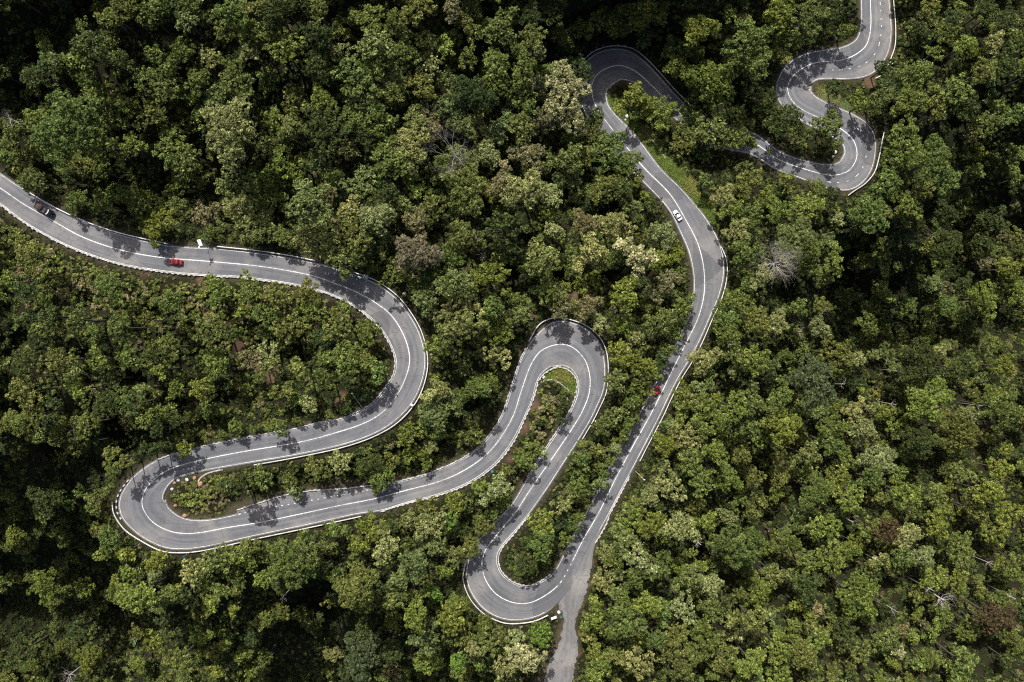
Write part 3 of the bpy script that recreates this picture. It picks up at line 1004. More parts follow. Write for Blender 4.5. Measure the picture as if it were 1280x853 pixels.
def rock(label, u, v, r, mat='stone', group=None, flat=0.6):
    import bmesh
    bm = bmesh.new()
    bmesh.ops.create_icosphere(bm, subdivisions=2, radius=1.0)
    for vv_ in bm.verts:
        k = 1 + lrng.uniform(-0.22, 0.22)
        vv_.co = Vector((vv_.co.x * k * r, vv_.co.y * k * r * lrng.uniform(0.8, 1.0), vv_.co.z * k * r * flat))
    me_ = bpy.data.meshes.new('boulder')
    bm.to_mesh(me_)
    bm.free()
    x, y, z = on_ground(u, v)
    o = link('boulder', me_, M[mat], None, (x, y, z + r * flat * 0.45))
    o.rotation_euler = (0, 0, lrng.uniform(0, 6))
    return tag(o, label, 'boulder', group)


rock('larger of two white boulders in the dark outside the top hairpin', 724.8, 68, 0.55)
rock('smaller of two white boulders in the dark outside the top hairpin', 727.8, 69.5, 0.42)
rock('white boulder on the grass verge beside the long straight, near the top hairpin', 784.3, 145.5, 0.75)
rock('small white stone on the verge just below the larger white boulder', 781.8, 150, 0.35)
rock('white boulder nearest the curve inside the western hairpin', 223, 600, 0.6)
rock('round white boulder right of the others inside the western hairpin', 234, 599.8, 0.55)
rock('small pale stone lowest of the group inside the western hairpin', 215, 611.5, 0.48)
rock('buff stone between the pale boulders inside the western hairpin', 218, 604, 0.5, 'brownstone')
rock('orange-brown rock beside the curved drain inside the western hairpin', 251, 605, 0.85, 'brownstone')
rock('reddish rock between the curve and drain inside the western hairpin', 243.5, 597.5, 0.6, 'brownstone')
rock('tan rock at the lower rim inside the western hairpin', 231, 645, 0.7, 'brownstone')
rock('rusty stone in the red earth strip inside the western hairpin', 219.5, 632, 0.5, 'brownstone')
rock('white stone in the shade below the two round trees of the upper bends', 1043.5, 190.5, 0.7)
rock('smaller white stone on dark earth below the two round trees', 1041.5, 196, 0.45)
rock('white stone at the end of the grass in the middle hairpin', 679.5, 471.5, 0.5)
rock('white stone in the woods beyond the upper wide bend', 506, 367.5, 0.6)
rock('white stone in bushes below the third road', 509, 645, 0.5)
rock('whitish stones pile at the corner of the side road mouth', 698.5, 765.5, 0.6)
rock('white stone near the foot of the topmost guardrail', 1108.5, 85.5, 0.45)
for (u, v) in ((738, 66.5), (745, 62.5), (753.5, 59), (772, 58), (781, 59), (791, 62.5)):
    x, y, z = on_ground(u, v - 1)
    t = thing('marker_post', 'small white marker post standing outside the top hairpin guardrail', 'marker post', (x, y, z), 0, 'marker posts of the top hairpin')
    m = MB(); m.box((0, 0, 0.4), (0.34, 0.34, 1.2), taper=0.85); link('post', m.mesh('post'), M['concrete'], t)
for (u, v) in ((1111.5, 79), (1109, 82), (1114, 81)):
    x, y, z = on_ground(u, v)
    t = thing('marker_post', 'short pale marker post under dark trees at the topmost guardrail end', 'marker post', (x, y, z), 0, 'marker posts of the uppermost bend')
    m = MB(); m.box((0, 0, 0.4), (0.32, 0.32, 1.1), taper=0.85); link('post', m.mesh('post'), M['concrete'], t)

# ------------------------------------------------------------------ vehicles
def wheel(parent, x, y, r=0.32, w=0.2):
    m = MB()
    prof = ((-w / 2, r * 0.72), (-w / 2, r * 0.95), (-w * 0.3, r), (w * 0.3, r), (w / 2, r * 0.95), (w / 2, r * 0.72))
    m.loft([[(r_ * math.cos(k * math.pi / 10), yy, r_ * math.sin(k * math.pi / 10)) for k in range(20)] for yy, r_ in prof])
    o = link('wheel', m.mesh('tyre'), M['tyre'], parent, (x, y, r), True)
    m2 = MB()
    m2.tube([(0, -w * 0.52, 0), (0, w * 0.52, 0)], [r * 0.62, r * 0.62], 14)
    link('rim', m2.mesh('rim'), M['rim'], o)


def sect(x, hw, z0, z1, rnd=0.12, n=4):
    pts = []
    for (sx, sz) in ((1, 1), (-1, 1), (-1, -1), (1, -1)):
        cx, cz = sx * (hw - rnd), (z1 - rnd if sz > 0 else z0 + rnd * 0.6)
        a0 = {(1, 1): 0, (-1, 1): 90, (-1, -1): 180, (1, -1): 270}[(sx, sz)]
        for k in range(n):
            a = R_(a0 + 90 * k / (n - 1))
            pts.append((x, cx + rnd * math.cos(a), cz + (rnd if sz > 0 else rnd * 0.6) * math.sin(a)))
    return pts


def car(label, u, v, head_px, length, mat, roof=1.45, hatch=False, extra=None):
    x, y, _ = on_ground(u, v)
    i = road_index(u, v)
    z = float(ZR[i]) + 0.012
    x, y = unproj(u, v, z + 0.7)
    yaw = math.atan2(-head_px[1], head_px[0])
    t = thing('car', label, 'car', (x, y, z), yaw)
    Lh = length / 2
    m = MB()
    prof = [(-Lh, 0.70, 0.42, 0.80), (-Lh + 0.12, 0.82, 0.30, 0.90), (-Lh + 0.5, 0.86, 0.22, 0.95), (-0.6, 0.87, 0.2, 0.96), (0.6, 0.87, 0.2, 0.95), (Lh - 1.1, 0.86, 0.2, 0.93), (Lh - 0.4, 0.82, 0.24, 0.82), (Lh - 0.08, 0.70, 0.32, 0.68), (Lh, 0.58, 0.42, 0.6)]
    m.loft([sect(*p) for p in prof])
    t.scale = (0.92, 0.92, 0.95)
    link('body', m.mesh('car_body'), M[mat], t, None, True)
    rear = -Lh + (0.18 if hatch else 0.75)
    front = Lh - 1.15
    m = MB()
    m.loft([sect(rear, 0.70, 0.86, 0.97, 0.04), sect(rear + 0.5, 0.72, 0.86, roof - 0.06, 0.1), sect(rear + 0.75, 0.66, 0.86, roof - 0.02, 0.12), sect(front - 1.15, 0.66, 0.86, roof - 0.02, 0.12), sect(front - 0.85, 0.70, 0.86, roof - 0.08, 0.1), sect(front, 0.74, 0.86, 0.96, 0.04)])
    link('windows', m.mesh('car_windows'), M['glass'], t, None, True)
    m = MB()
    m.loft([sect(rear + 0.45, 0.56, roof - 0.10, roof - 0.015, 0.03), sect(rear + 0.7, 0.62, roof - 0.10, roof + 0.03, 0.05), sect(0, 0.64, roof - 0.10, roof + 0.05, 0.06), sect(front - 1.1, 0.62, roof - 0.10, roof + 0.03, 0.05), sect(front - 0.88, 0.58, roof - 0.12, roof - 0.03, 0.03)])
    link('roof', m.mesh('car_roof'), M[mat], t, None, True)
    for sx in (-1, 1):
        for sy in (-1, 1):
            wheel(t, sx * (Lh - 0.8), sy * 0.78)
    for sy in (-1, 1):
        m = MB(); m.box((Lh - 0.16, sy * 0.55, 0.66), (0.2, 0.3, 0.12)); link('headlight', m.mesh('headlight'), M['lamp_white'], t)
        m = MB(); m.box((-Lh + 0.05, sy * 0.6, 0.78), (0.12, 0.22, 0.14)); link('tail_light', m.mesh('tail_light'), M['lamp_red'], t)
        m = MB(); m.box((front - 0.35, sy * 0.95, 1.0), (0.14, 0.18, 0.12)); link('mirror', m.mesh('mirror'), M[mat], t)
    return t


car('red saloon car driving along the lower lane of the first road', 219.5, 327.5, (-0.985, -0.05), 4.3, 'car_red')
car('white saloon car driving up the long straight near its curve', 847, 269.5, (-0.55, -0.83), 4.2, 'car_white', 1.45)
car('small bright red car in the shaded lane of the long straight', 821, 488.5, (0.42, -0.9), 3.8, 'car_red', 1.5, True)


def lorry(label, u, v, head_px):
    i = road_index(u, v)
    z = float(ZR[i]) + 0.012
    x, y = unproj(u, v, z + 1)
    t = thing('lorry', label, 'lorry', (x, y, z), math.atan2(-head_px[1], head_px[0]))
    t.scale = (0.9, 0.9, 0.9)
    m = MB(); m.box((-0.2, 0, 0.75), (6.0, 0.9, 0.3)); link('chassis', m.mesh('chassis'), M['car_dark'], t)
    m = MB()
    m.loft([sect(1.25, 0.98, 0.5, 2.25, 0.12), sect(2.1, 1.0, 0.5, 2.3, 0.15), sect(2.75, 0.98, 0.5, 1.75, 0.15), sect(3.0, 0.92, 0.55, 1.3, 0.12)])
    link('cab', m.mesh('cab'), M['car_maroon'], t, None, True)
    m = MB(); m.box((2.52, 0, 2.02), (0.12, 1.7, 0.72), Matrix.Rotation(-0.72, 3, 'Y')); link('windscreen', m.mesh('windscreen'), M['glass'], t)
    m = MB()
    for k in range(7):
        a = (k - 3) / 3
        m.box((2.28 - 0.22 * a * a, a * 0.75, 2.36), (0.24, 0.28, 0.06))
    link('windscreen_glint', m.mesh('windscreen_glint'), M['lamp_white'], t)  # white arc added to paint the reflection on the windscreen
    m = MB(); m.box((-1.0, 0, 1.0), (4.2, 2.1, 0.12))
    for sy in (-1, 1):
        m.box((-1.0, sy * 1.02, 1.35), (4.2, 0.07, 0.6))
    m.box((1.06, 0, 1.6), (0.07, 2.1, 1.1)); m.box((-3.06, 0, 1.35), (0.07, 2.1, 0.6))
    link('cargo_bed', m.mesh('cargo_bed'), M['car_dark'], t)
    m = MB()
    m.loft([sect(-2.95, 0.9, 1.0, 1.5, 0.2), sect(-2.4, 0.96, 1.0, 1.95, 0.35), sect(-1.6, 0.96, 1.0, 2.0, 0.4), sect(-0.9, 0.92, 1.0, 1.6, 0.25), sect(-0.6, 0.8, 1.0, 1.3, 0.1)])
    link('load_cover', m.mesh('load_cover'), M['tarp'], t, None, True)
    for xx in (2.1, -1.9):
        for sy in (-1, 1):
            wheel(t, xx, sy * 0.88, 0.42, 0.28)
    for sy in (-1, 1):
        m = MB(); m.box((2.98, sy * 0.65, 0.85), (0.1, 0.3, 0.2)); link('headlight', m.mesh('headlight'), M['lamp_white'], t)
        m = MB(); m.box((2.4, sy * 1.12, 1.8), (0.1, 0.2, 0.35)); link('mirror', m.mesh('mirror'), M['car_dark'], t)
    return t


lorry('dark open lorry with a rusty load in the upper lane of the first road', 55, 262, (0.86, 0.5))

# ------------------------------------------------------------------ vegetation prototypes
def crown_quads(form, R, r):
    # clump radius, cover, leaf size, crown height, clump flatness, packing
    P = dict(D=(0.72 + 0.11 * R, 1.10, 0.39, 0.76, 0.85, 0.62), O=(0.70 + 0.11 * R, 0.60, 0.41, 0.62, 0.8, 0.66), F=(0.46 + 0.075 * R, 1.25, 0.33, 0.80, 0.85, 0.60),
             C=(0.90 + 0.17 * R, 0.92, 0.43, 0.82, 0.9, 0.63), S=(0.72 + 0.12 * R, 0.72, 0.41, 0.45, 0.55, 0.62))[form]
    rc, covr, leaf, top, flat, pack = P
    n = int(covr * 2.2 * R * R / (rc * rc)) + 3
    ph = r.random(4) * 6.28
    am = r.uniform(0.08, 0.24, 4)
    cl = []
    tries = 0
    while len(cl) < n and tries < n * 50:
        tries += 1
        az = r.random() * 6.2832
        rho = math.sqrt(r.random())
        Re = R * (0.9 + am[0] * math.sin(2 * az + ph[0]) + am[1] * math.sin(3 * az + ph[1]) + am[2] * math.sin(5 * az + ph[2])) - rc * 0.5
        Re = max(Re, rc * 0.5)
        hz = top * R * math.sqrt(max(0, 1 - 0.9 * rho * rho)) * r.uniform(0.5, 1.15) - rc * 0.5
        c = np.array([Re * rho * math.cos(az), Re * rho * math.sin(az), hz])
        k = rc * r.uniform(0.5, 1.35)
        if all(np.linalg.norm((c - q) * (1, 1, 0.6)) > pack * (k + kq) for q, kq, _ in cl):
            cl.append((c, k, r.random()))
    for _ in range(max(1, n // 8)):        # a few lower, inner clumps
        az, rho = r.random() * 6.28, math.sqrt(r.random()) * 0.7
        cl.append((np.array([R * rho * math.cos(az), R * rho * math.sin(az), top * R * 0.1 * r.random() - 0.15 * R]), rc * r.uniform(0.8, 1.1), r.random() * 0.5))
    V, A = [], []
    for c, k, tone in cl:
        ns = 9
        sd = r.normal(size=(ns, 3))
        sd /= np.linalg.norm(sd, axis=1)[:, None]
        sd[:, 2] = np.abs(sd[:, 2]) * 1.0 - 0.15
        sc_ = sd * k * r.uniform(0.5, 0.85, (ns, 1)) * np.array([1, 1, flat])
        sr_ = k * r.uniform(0.26, 0.46, ns)
        st = r.random(ns)
        m = int(0.86 * 6.28 * k * k / (leaf * leaf * 0.55))
        w = sr_ ** 2 / (sr_ ** 2).sum()
        si = r.choice(ns, m, p=w)
        d = r.normal(size=(m, 3))
        d /= np.linalg.norm(d, axis=1)[:, None]
        d[:, 2] = np.where(d[:, 2] < -0.2, -d[:, 2], d[:, 2])
        rad = np.where(r.random(m) < 0.12, r.uniform(0.2, 0.7, m), r.uniform(0.8, 1.1, m)) * sr_[si]
        p = c + sc_[si] + d * rad[:, None]
        nn = d * 0.75 + sd[si] * 0.35 + np.array([0, 0.10, 0.5]) + r.normal(size=(m, 3)) * 0.72
        nn /= np.linalg.norm(nn, axis=1)[:, None]
        a = np.cross(nn, r.normal(size=(m, 3)))
        a /= np.linalg.norm(a, axis=1)[:, None] + 1e-9
        b = np.cross(nn, a)
        s = leaf * r.uniform(0.6, 1.4, m)[:, None]
        q = np.stack([p + a * s * 0.72, p + b * s * 0.42 + nn * s * 0.08, p - a * s * 0.62, p - b * s * 0.42 + nn * s * 0.08], axis=1)
        V.append(q.reshape(-1, 3))
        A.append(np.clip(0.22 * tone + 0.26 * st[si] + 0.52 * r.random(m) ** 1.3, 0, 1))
    return np.vstack(V), np.concatenate(A), cl


def trunk_mesh(R, cl, r, name):
    m = MB()
    top = 0.25 * R
    Ln = 4.6 * R
    wob = [(r.uniform(-0.05, 0.05) * R, r.uniform(-0.05, 0.05) * R) for _ in range(5)]
    pts = [(wob[k][0], wob[k][1], -Ln + (Ln + top) * k / 4) for k in range(5)]
    m.tube(pts, [0.075 * R + 0.1, 0.065 * R + 0.08, 0.055 * R + 0.06, 0.045 * R + 0.05, 0.02 * R + 0.03], 7)
    for c, k, _ in cl[:9]:
        st = Vector((wob[3][0] * 0.5, wob[3][1] * 0.5, -R * r.uniform(0.5, 0.9)))
        mid = (st + Vector(c)) / 2 + Vector((0, 0, -0.08 * R))
        m.tube([st, mid, c], [0.03 * R + 0.04, 0.022 * R + 0.03, 0.02], 5)
    me_ = m.mesh(name)
    me_.materials.append(M['bark'])
    for p in me_.polygons:
        p.use_smooth = True
    return me_


PROTO = {}
pr = np.random.default_rng(11)
for form in 'DOFCS':
    for size, R in (('s', 2.6), ('m', 4.6), ('l', 7.4)):
        for var in range(2 if size == 'l' else 3):
            q, a, cl = crown_quads(form, R, pr)
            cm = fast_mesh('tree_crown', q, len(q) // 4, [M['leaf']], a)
            tm = trunk_mesh(R, cl, pr, 'tree_trunk')
            PROTO.setdefault((form, size), []).append((cm, tm, R))

# small prototypes for undergrowth and grass
def shrub_quads(r, R=1.2, leaf=0.34, dens=1.0):
    V, A = [], []
    for k in range(6):
        az, rho = r.random() * 6.28, R * 0.75 * math.sqrt(r.random())
        c = np.array([rho * math.cos(az), rho * math.sin(az), 0.35 * R * r.random()])
        kk = R * r.uniform(0.3, 0.55)
        m = int(dens * 1.4 * 6.28 * kk * kk / (leaf * leaf * 0.55))
        d = r.normal(size=(m, 3))
        d /= np.linalg.norm(d, axis=1)[:, None]
        d[:, 2] = np.abs(d[:, 2])
        p = c + d * kk * r.uniform(0.6, 1.1, m)[:, None]
        nn = d + np.array([0, 0, 0.4]) + r.normal(size=(m, 3)) * 0.6
        nn /= np.linalg.norm(nn, axis=1)[:, None]
        a = np.cross(nn, r.normal(size=(m, 3)))
        a /= np.linalg.norm(a, axis=1)[:, None] + 1e-9
        b = np.cross(nn, a)
        s = leaf * r.uniform(0.6, 1.4, m)[:, None]
        V.append(np.stack([p + a * s * 0.72, p + b * s * 0.42, p - a * s * 0.62, p - b * s * 0.42], axis=1).reshape(-1, 3))
        A.append(np.clip(0.4 * r.random() + 0.6 * r.random(m), 0, 1))
    return np.vstack(V), np.concatenate(A)


def tuft_quads(r):
    m = 70
    az = r.random(m) * 6.28
    base_ = np.stack([r.normal(size=m) * 0.45, r.normal(size=m) * 0.45, np.zeros(m)], axis=1)
    d = np.stack([np.cos(az) * 1.3, np.sin(az) * 1.3, np.ones(m) * 0.7], axis=1)
    Ln = r.uniform(0.15, 0.42, m)[:, None]
    w = np.stack([-np.sin(az), np.cos(az), np.zeros(m)], axis=1) * 0.07
    V = np.stack([base_ - w, base_ + w, base_ + d * Ln + w * 0.4, base_ + d * Ln - w * 0.4], axis=1)
    return V.reshape(-1, 3), r.random(m)


def scatter(name, pts, rot, scl, idx, tint, sources, label_kind='stuff'):
    """one object whose points carry copies of the source meshes."""
    coll = bpy.data.collections.new(name + '_sources')
    for k, sme in enumerate(sources):
        o = bpy.data.objects.new('%s_source_%03d' % (name, k), sme)
        coll.objects.link(o)
    me_ = bpy.data.meshes.new(name)
    n = len(pts)
    me_.vertices.add(n)
    me_.vertices.foreach_set('co', np.asarray(pts, np.float32).ravel())
    for nm, ty, data, key in (('rot', 'FLOAT_VECTOR', rot, 'vector'), ('scl', 'FLOAT_VECTOR', scl, 'vector'), ('pick', 'INT', idx, 'value'), ('tint', 'FLOAT_COLOR', tint, 'color')):
        at = me_.attributes.new(nm, ty, 'POINT')
        at.data.foreach_set(key, np.ascontiguousarray(data, dtype=np.int32 if ty == 'INT' else np.float32).ravel())
    o = link(name, me_)
    ng = bpy.data.node_groups.new(name + '_nodes', 'GeometryNodeTree')
    ng.interface.new_socket(name='Geometry', in_out='INPUT', socket_type='NodeSocketGeometry')
    ng.interface.new_socket(name='Geometry', in_out='OUTPUT', socket_type='NodeSocketGeometry')
    gi, go = ng.nodes.new('NodeGroupInput'), ng.nodes.new('NodeGroupOutput')
    iop = ng.nodes.new('GeometryNodeInstanceOnPoints')
    ci = ng.nodes.new('GeometryNodeCollectionInfo')
    ci.inputs['Collection'].default_value = coll
    ci.inputs['Separate Children'].default_value = True
    ci.inputs['Reset Children'].default_value = True

    def na(nm, ty):
        k = ng.nodes.new('GeometryNodeInputNamedAttribute')
        k.data_type = ty
        k.inputs['Name'].default_value = nm
        return k.outputs['Attribute']
    ng.links.new(gi.outputs[0], iop.inputs['Points'])
    ng.links.new(ci.outputs[0], iop.inputs['Instance'])
    iop.inputs['Pick Instance'].default_value = True
    ng.links.new(na('pick', 'INT'), iop.inputs['Instance Index'])
    ng.links.new(na('rot', 'FLOAT_VECTOR'), iop.inputs['Rotation'])
    ng.links.new(na('scl', 'FLOAT_VECTOR'), iop.inputs['Scale'])
    ng.links.new(iop.outputs[0], go.inputs[0])
    mod = o.modifiers.new('scatter', 'NODES')
    mod.node_group = ng
    o['kind'] = 'stuff'
    return o


# ------------------------------------------------------------------ the trees: u v radius (plan pixels of the photograph), colour, form
TREES = """
135 21 14 o;145 22 12 o;102 30 9 g;52 46 12 y;57 67 14 g;50 92 20 d;110 57 22 d;152 75 14 d;120 117 14 g;192 67 12 g;225 65 16 g;260 70 14 p;212 85 12 g;210 52 9 b
180 95 16 g;207 108 20 o;247 100 16 g;232 117 12 y;295 100 22 o;270 122 16 l;285 162 34 pF;250 142 14 g;143 146 16 o;155 130 16 g;190 140 20 o;85 158 37 gF;40 148 14 g
15 165 18 o;120 178 22 g;162 185 18 g;212 178 22 g;88 198 28 g;25 200 18 o;228 200 20 o;232 25 14 l;202 6 16 g;250 20 12 o;290 14 20 g;283 36 16 o;310 10 14 o;308 34 18 g;310 60 16 p;282 76 10 g
345 15 20 d;395 12 16 o;330 8 14 o;460 22 18 g;492 28 16 g;520 8 20 o;565 12 14 b;585 14 18 o;632 20 14 g;352 58 22 g;337 42 16 o;400 44 20 d;470 54 22 l;425 66 16 p;507 62 16 g
532 52 14 o;558 60 13 y;585 72 14 g;632 42 14 l;620 82 20 g;535 78 14 p;475 76 18 o;442 92 24 g;400 80 18 d;492 92 14 l;402 123 16 yF;368 126 20 o;527 105 18 o;557 98 14 o
490 116 16 o;590 118 26 dF;620 110 18 g;455 132 20 l;470 148 24 g;533 137 14 b;518 150 16 l;560 132 18 l;440 150 18 g;403 160 26 d;365 160 18 l;340 148 14 g;335 178 18 o;542 162 14 b
578 156 18 l;596 150 12 p;510 184 26 p;436 187 14 p;485 200 24 g;352 200 16 y;375 208 14 y;462 170 18 d;607 192 18 p;625 160 16 l;395 200 16 d
690 12 18 d;812 12 26 g;765 28 16 g;890 12 22 y;935 55 30 g;890 100 30 yF;870 47 14 g;847 82 16 g;838 62 12 g;665 47 18 o;655 82 20 g;672 60 12 p;710 58 10 g;715 88 22 d;685 95 20 g
702 120 38 cF;655 118 20 g;672 150 18 b;650 158 18 o;715 160 18 g;746 145 13 d;715 178 10 y;747 167 14 o;768 177 14 g;662 196 20 b;708 200 22 o;760 195 22 g;788 203 16 g
790 122 19 y;822 140 25 y;806 135 14 y;865 143 14 g;890 160 22 o;857 167 16 o;928 168 20 g;852 182 15 o;922 147 14 g;878 185 16 d;950 122 20 d;945 80 18 g;905 175 14 g
975 15 20 y;1010 20 24 o;1035 25 16 d;975 38 14 g;970 68 14 o;988 50 14 g;1060 38 11 g;1042 10 14 d;980 148 22 d;1035 160 20 gF;1005 168 13 o;962 190 13 g;966 124 7 d;1047 110 12 d;1077 130 12 y
1100 125 16 o;1115 105 18 d;1142 125 18 g;1104 86 11 d;1145 92 20 g;1230 88 16 o;1170 65 10 y;1207 55 14 y;1185 38 14 g;1165 8 14 o;1272 48 12 g;1197 110 18 g;1210 132 18 d;1135 175 26 g
1170 200 24 g;1117 202 18 g;1275 142 16 g;1235 155 16 o;1270 195 14 g;1150 30 14 d;1235 10 14 d;1260 80 13 d
40 225 21 o;95 253 17 g;130 233 14 d;150 245 12 o;180 258 20 yC;198 283 21 yC;226 260 16 l;258 268 18 b;218 238 16 g;288 228 20 l;296 262 18 p;312 284 20 l;260 292 8 g
37 318 21 o;137 357 18 g;32 363 14 d;8 350 12 y;212 378 16 g;268 354 13 y;275 369 12 g;310 359 17 g;258 413 18 o;150 410 14 g;288 415 14 g;95 400 14 o;60 395 14 d;180 400 12 o
335 228 26 g;336 250 22 g;330 285 18 l;385 256 28 l;417 222 14 g;408 243 14 b;385 296 20 p;452 228 20 l;482 235 16 d;517 230 14 y;475 253 16 d;502 254 13 lF;540 260 20 o;582 233 30 oF
627 228 18 b;437 263 16 p;470 273 20 p;520 278 16 b;445 290 26 o;415 309 20 l;460 300 22 d;430 323 22 o;520 316 27 nF;580 296 20 o;627 285 24 d;495 340 19 g;535 345 18 d;565 323 16 g
568 355 22 l;610 345 20 y;582 378 20 p;615 385 16 g;532 375 18 l;550 390 14 b;570 410 28 l;625 418 18 y;345 370 18 o;385 365 17 o;395 388 16 y;430 385 18 g;459 412 18 g;358 410 18 o;425 413 20 o;332 393 18 g
657 238 26 pF;692 245 14 p;712 223 16 l;760 236 20 o;790 225 16 g;808 245 9 y;819 255 10 d;788 256 14 l;730 278 16 b;692 288 11 p;762 280 18 p;782 290 14 p;737 315 20 pC;797 320 23 cC
827 325 15 y;830 293 16 p;677 320 20 l;835 350 16 b;690 363 20 g;725 353 9 y;780 368 20 y;820 368 12 b;825 403 19 o;700 388 13 b;735 383 16 b;750 405 12 p;780 406 14 y;790 423 14 p;650 393 16 l;852 383 10 y;846 313 11 y
882 225 10 g;905 245 14 p;935 228 18 o;917 263 14 y;922 290 16 p;942 270 16 g;945 293 8 p;930 317 19 g;953 345 14 p;922 378 20 g;907 400 17 g;948 403 18 o;912 420 18 g;935 355 12 g
985 228 14 o;1022 238 15 g;1040 245 13 d;1010 255 18 y;975 263 16 y;992 298 24 l;1015 310 14 g;1087 268 24 g;1110 230 20 g;1140 255 16 y;1185 225 16 g;1145 295 8 p;1155 290 10 b;1182 265 14 d;1185 308 20 d
1042 328 18 g;970 405 16 p;1025 410 14 p;1225 303 16 d;1262 335 16 y;1185 380 14 g;1205 355 12 d;1230 373 20 y;1272 363 14 y;1135 383 12 g;1085 405 14 g;1242 273 16 d;1272 295 14 o;1232 328 10 b;1060 370 12 d;995 385 14 g
28 453 18 d;28 490 20 o;75 451 18 o;40 472 9 b;98 487 14 y;110 530 20 o;43 518 14 o;140 502 9 y;172 503 9 y;200 463 12 y;210 434 16 o;160 448 14 g;218 489 12 y;250 486 14 y;270 450 16 y;232 562 10 y;220 556 9 d
168 524 8 y;57 626 18 d;83 628 12 g;100 616 9 g;70 614 9 g;314 599 9 g;273 604 9 y;312 448 14 b;120 450 14 g;135 475 12 d;190 440 12 d
348 536 13 g;385 504 12 p;370 461 14 o;430 448 22 g;473 463 14 g;405 474 14 g;332 441 14 p;550 431 14 y;620 443 18 p;537 495 12 p;552 486 12 p;563 504 14 l;543 519 19 l;510 543 16 y;605 481 18 g;350 490 12 o
425 578 14 p;395 588 16 o;453 587 12 g;475 597 18 g;490 576 12 o;513 569 12 y;538 559 10 p;590 546 14 o;533 581 9 y;328 598 14 g;368 612 13 l;470 611 8 y;463 641 9 y;570 629 14 y;620 611 19 p;533 635 13 o;606 613 14 y
775 441 18 y;800 456 18 y;824 456 9 g;770 476 14 l;790 501 14 g;811 490 8 y;770 519 14 l;773 534 8 g;793 519 7 b;752 534 12 o;737 562 14 o;753 576 12 o;760 554 10 g;777 549 9 y;728 576 13 g;752 604 10 l;723 611 14 g;703 630 13 p
705 507 10 d;668 564 13 g;655 576 13 g;700 525 9 d
880 451 24 pF;946 451 18 y;858 489 13 y;853 510 11 g;882 511 16 g;943 504 16 o;920 509 18 y;860 546 20 p;832 556 16 y;880 536 14 g;900 526 14 y;936 531 16 g;866 576 18 g;896 566 16 y;928 566 14 o;836 606 20 p;812 621 14 p;878 601 18 g;910 601 16 y;941 596 14 o;795 634 14 o
1018 476 28 rF;965 456 12 l;975 496 18 g;1070 448 12 p;1045 441 20 o;1150 453 26 d;1200 461 16 d;1160 501 26 y;1255 511 26 g;1200 541 26 o;1213 519 12 p;1256 458 14 y;1068 513 14 p;1045 533 16 g;980 534 22 y;1008 569 18 l;1040 554 18 g;1078 536 18 p
1100 576 20 p;1150 551 20 d;1250 586 14 y;1048 596 18 y;1090 599 16 g;1235 616 20 y;975 596 14 o;1020 616 20 g;1065 624 18 y;1135 619 18 y;1172 618 14 o;1200 590 12 o
18 672 14 y;57 732 22 y;105 735 12 y;135 675 15 g;155 692 13 y;130 692 12 y;195 702 15 y;160 717 12 y;192 720 10 p;142 730 9 y;170 748 22 y;217 742 11 y;240 714 17 p;270 702 19 o;292 694 15 y;108 822 16 y;190 804 12 y;167 792 9 o;247 795 10 y;262 757 12 y;292 760 9 y
220 828 18 o;270 842 12 y;302 820 12 y;172 832 10 y;95 787 14 d;20 820 20 d;282 802 9 y;275 740 12 g;310 840 12 y;312 682 14 o;125 832 10 d;52 645 10 o
365 702 31 gD;328 725 12 y;417 662 12 g;465 662 19 y;482 685 20 p;447 682 12 y;447 732 24 oF;535 657 20 p;562 652 11 e;545 682 14 l;517 705 18 l;502 722 14 l;565 695 14 l;590 690 13 o;557 715 9 y;605 658 13 o;495 747 16 o;520 747 12 y;542 742 11 e
565 770 21 yD;520 772 18 y;530 797 20 l;535 830 16 y;572 829 12 e;592 812 10 p;617 800 18 o;630 835 14 p;452 820 26 rF;485 815 16 d;432 842 12 d;452 792 16 d;330 825 12 o;352 770 9 d;605 780 11 g
677 794 17 e;657 822 22 cC;677 652 16 y;677 682 17 g;705 692 11 b;657 706 15 d;780 675 18 l;788 650 18 y;815 657 18 y;852 660 20 p;882 652 14 y;910 647 12 p;925 682 26 gD;900 695 13 r;800 700 18 p;822 710 18 g;754 727 16 p;772 717 10 p;795 722 14 g;887 732 16 p
860 722 16 o;855 760 18 p;890 762 16 o;743 772 20 y;780 780 22 g;810 757 16 y;775 747 14 g;736 796 12 o;845 797 16 o;880 800 22 g;917 792 12 p;940 775 20 o;800 830 20 p;748 840 18 y;852 830 24 o;820 800 14 g;940 830 18 y;900 825 18 o;950 740 16 y;770 820 14 o;768 700 14 g;757 690 12 p
1072 747 26 yF;980 677 18 g;1035 660 18 y;1110 665 15 m;1135 670 16 p;1105 702 10 c;1155 695 14 p;1172 725 16 y;1200 727 14 y;1010 735 18 d;1040 700 20 g;1245 772 22 mF;1167 790 12 y;1025 800 14 y;1125 815 8 c;1060 795 18 d;1205 830 18 g;1110 800 16 o;1005 820 18 o
975 812 18 y;975 845 16 y;1268 715 14 g;1260 825 10 d;757 180 13 g;872 157 13 g;908 171 14 o;938 177 10 g;572 208 26 o;778 203 13 d;795 222 11 o;741 150 9 d;970 720 14 o;1200 682 16 g;1247 665 18 y;1172 657 16 y;1080 815 14 o;1148 830 12 g;1210 702 12 o;1060 690 14 y;1090 660 14 g;1010 700 14 g;1225 640 14 o;1180 640 14 y;1270 640 14 y;1130 700 14 g;1180 770 14 g;1085 770 12 g
"""
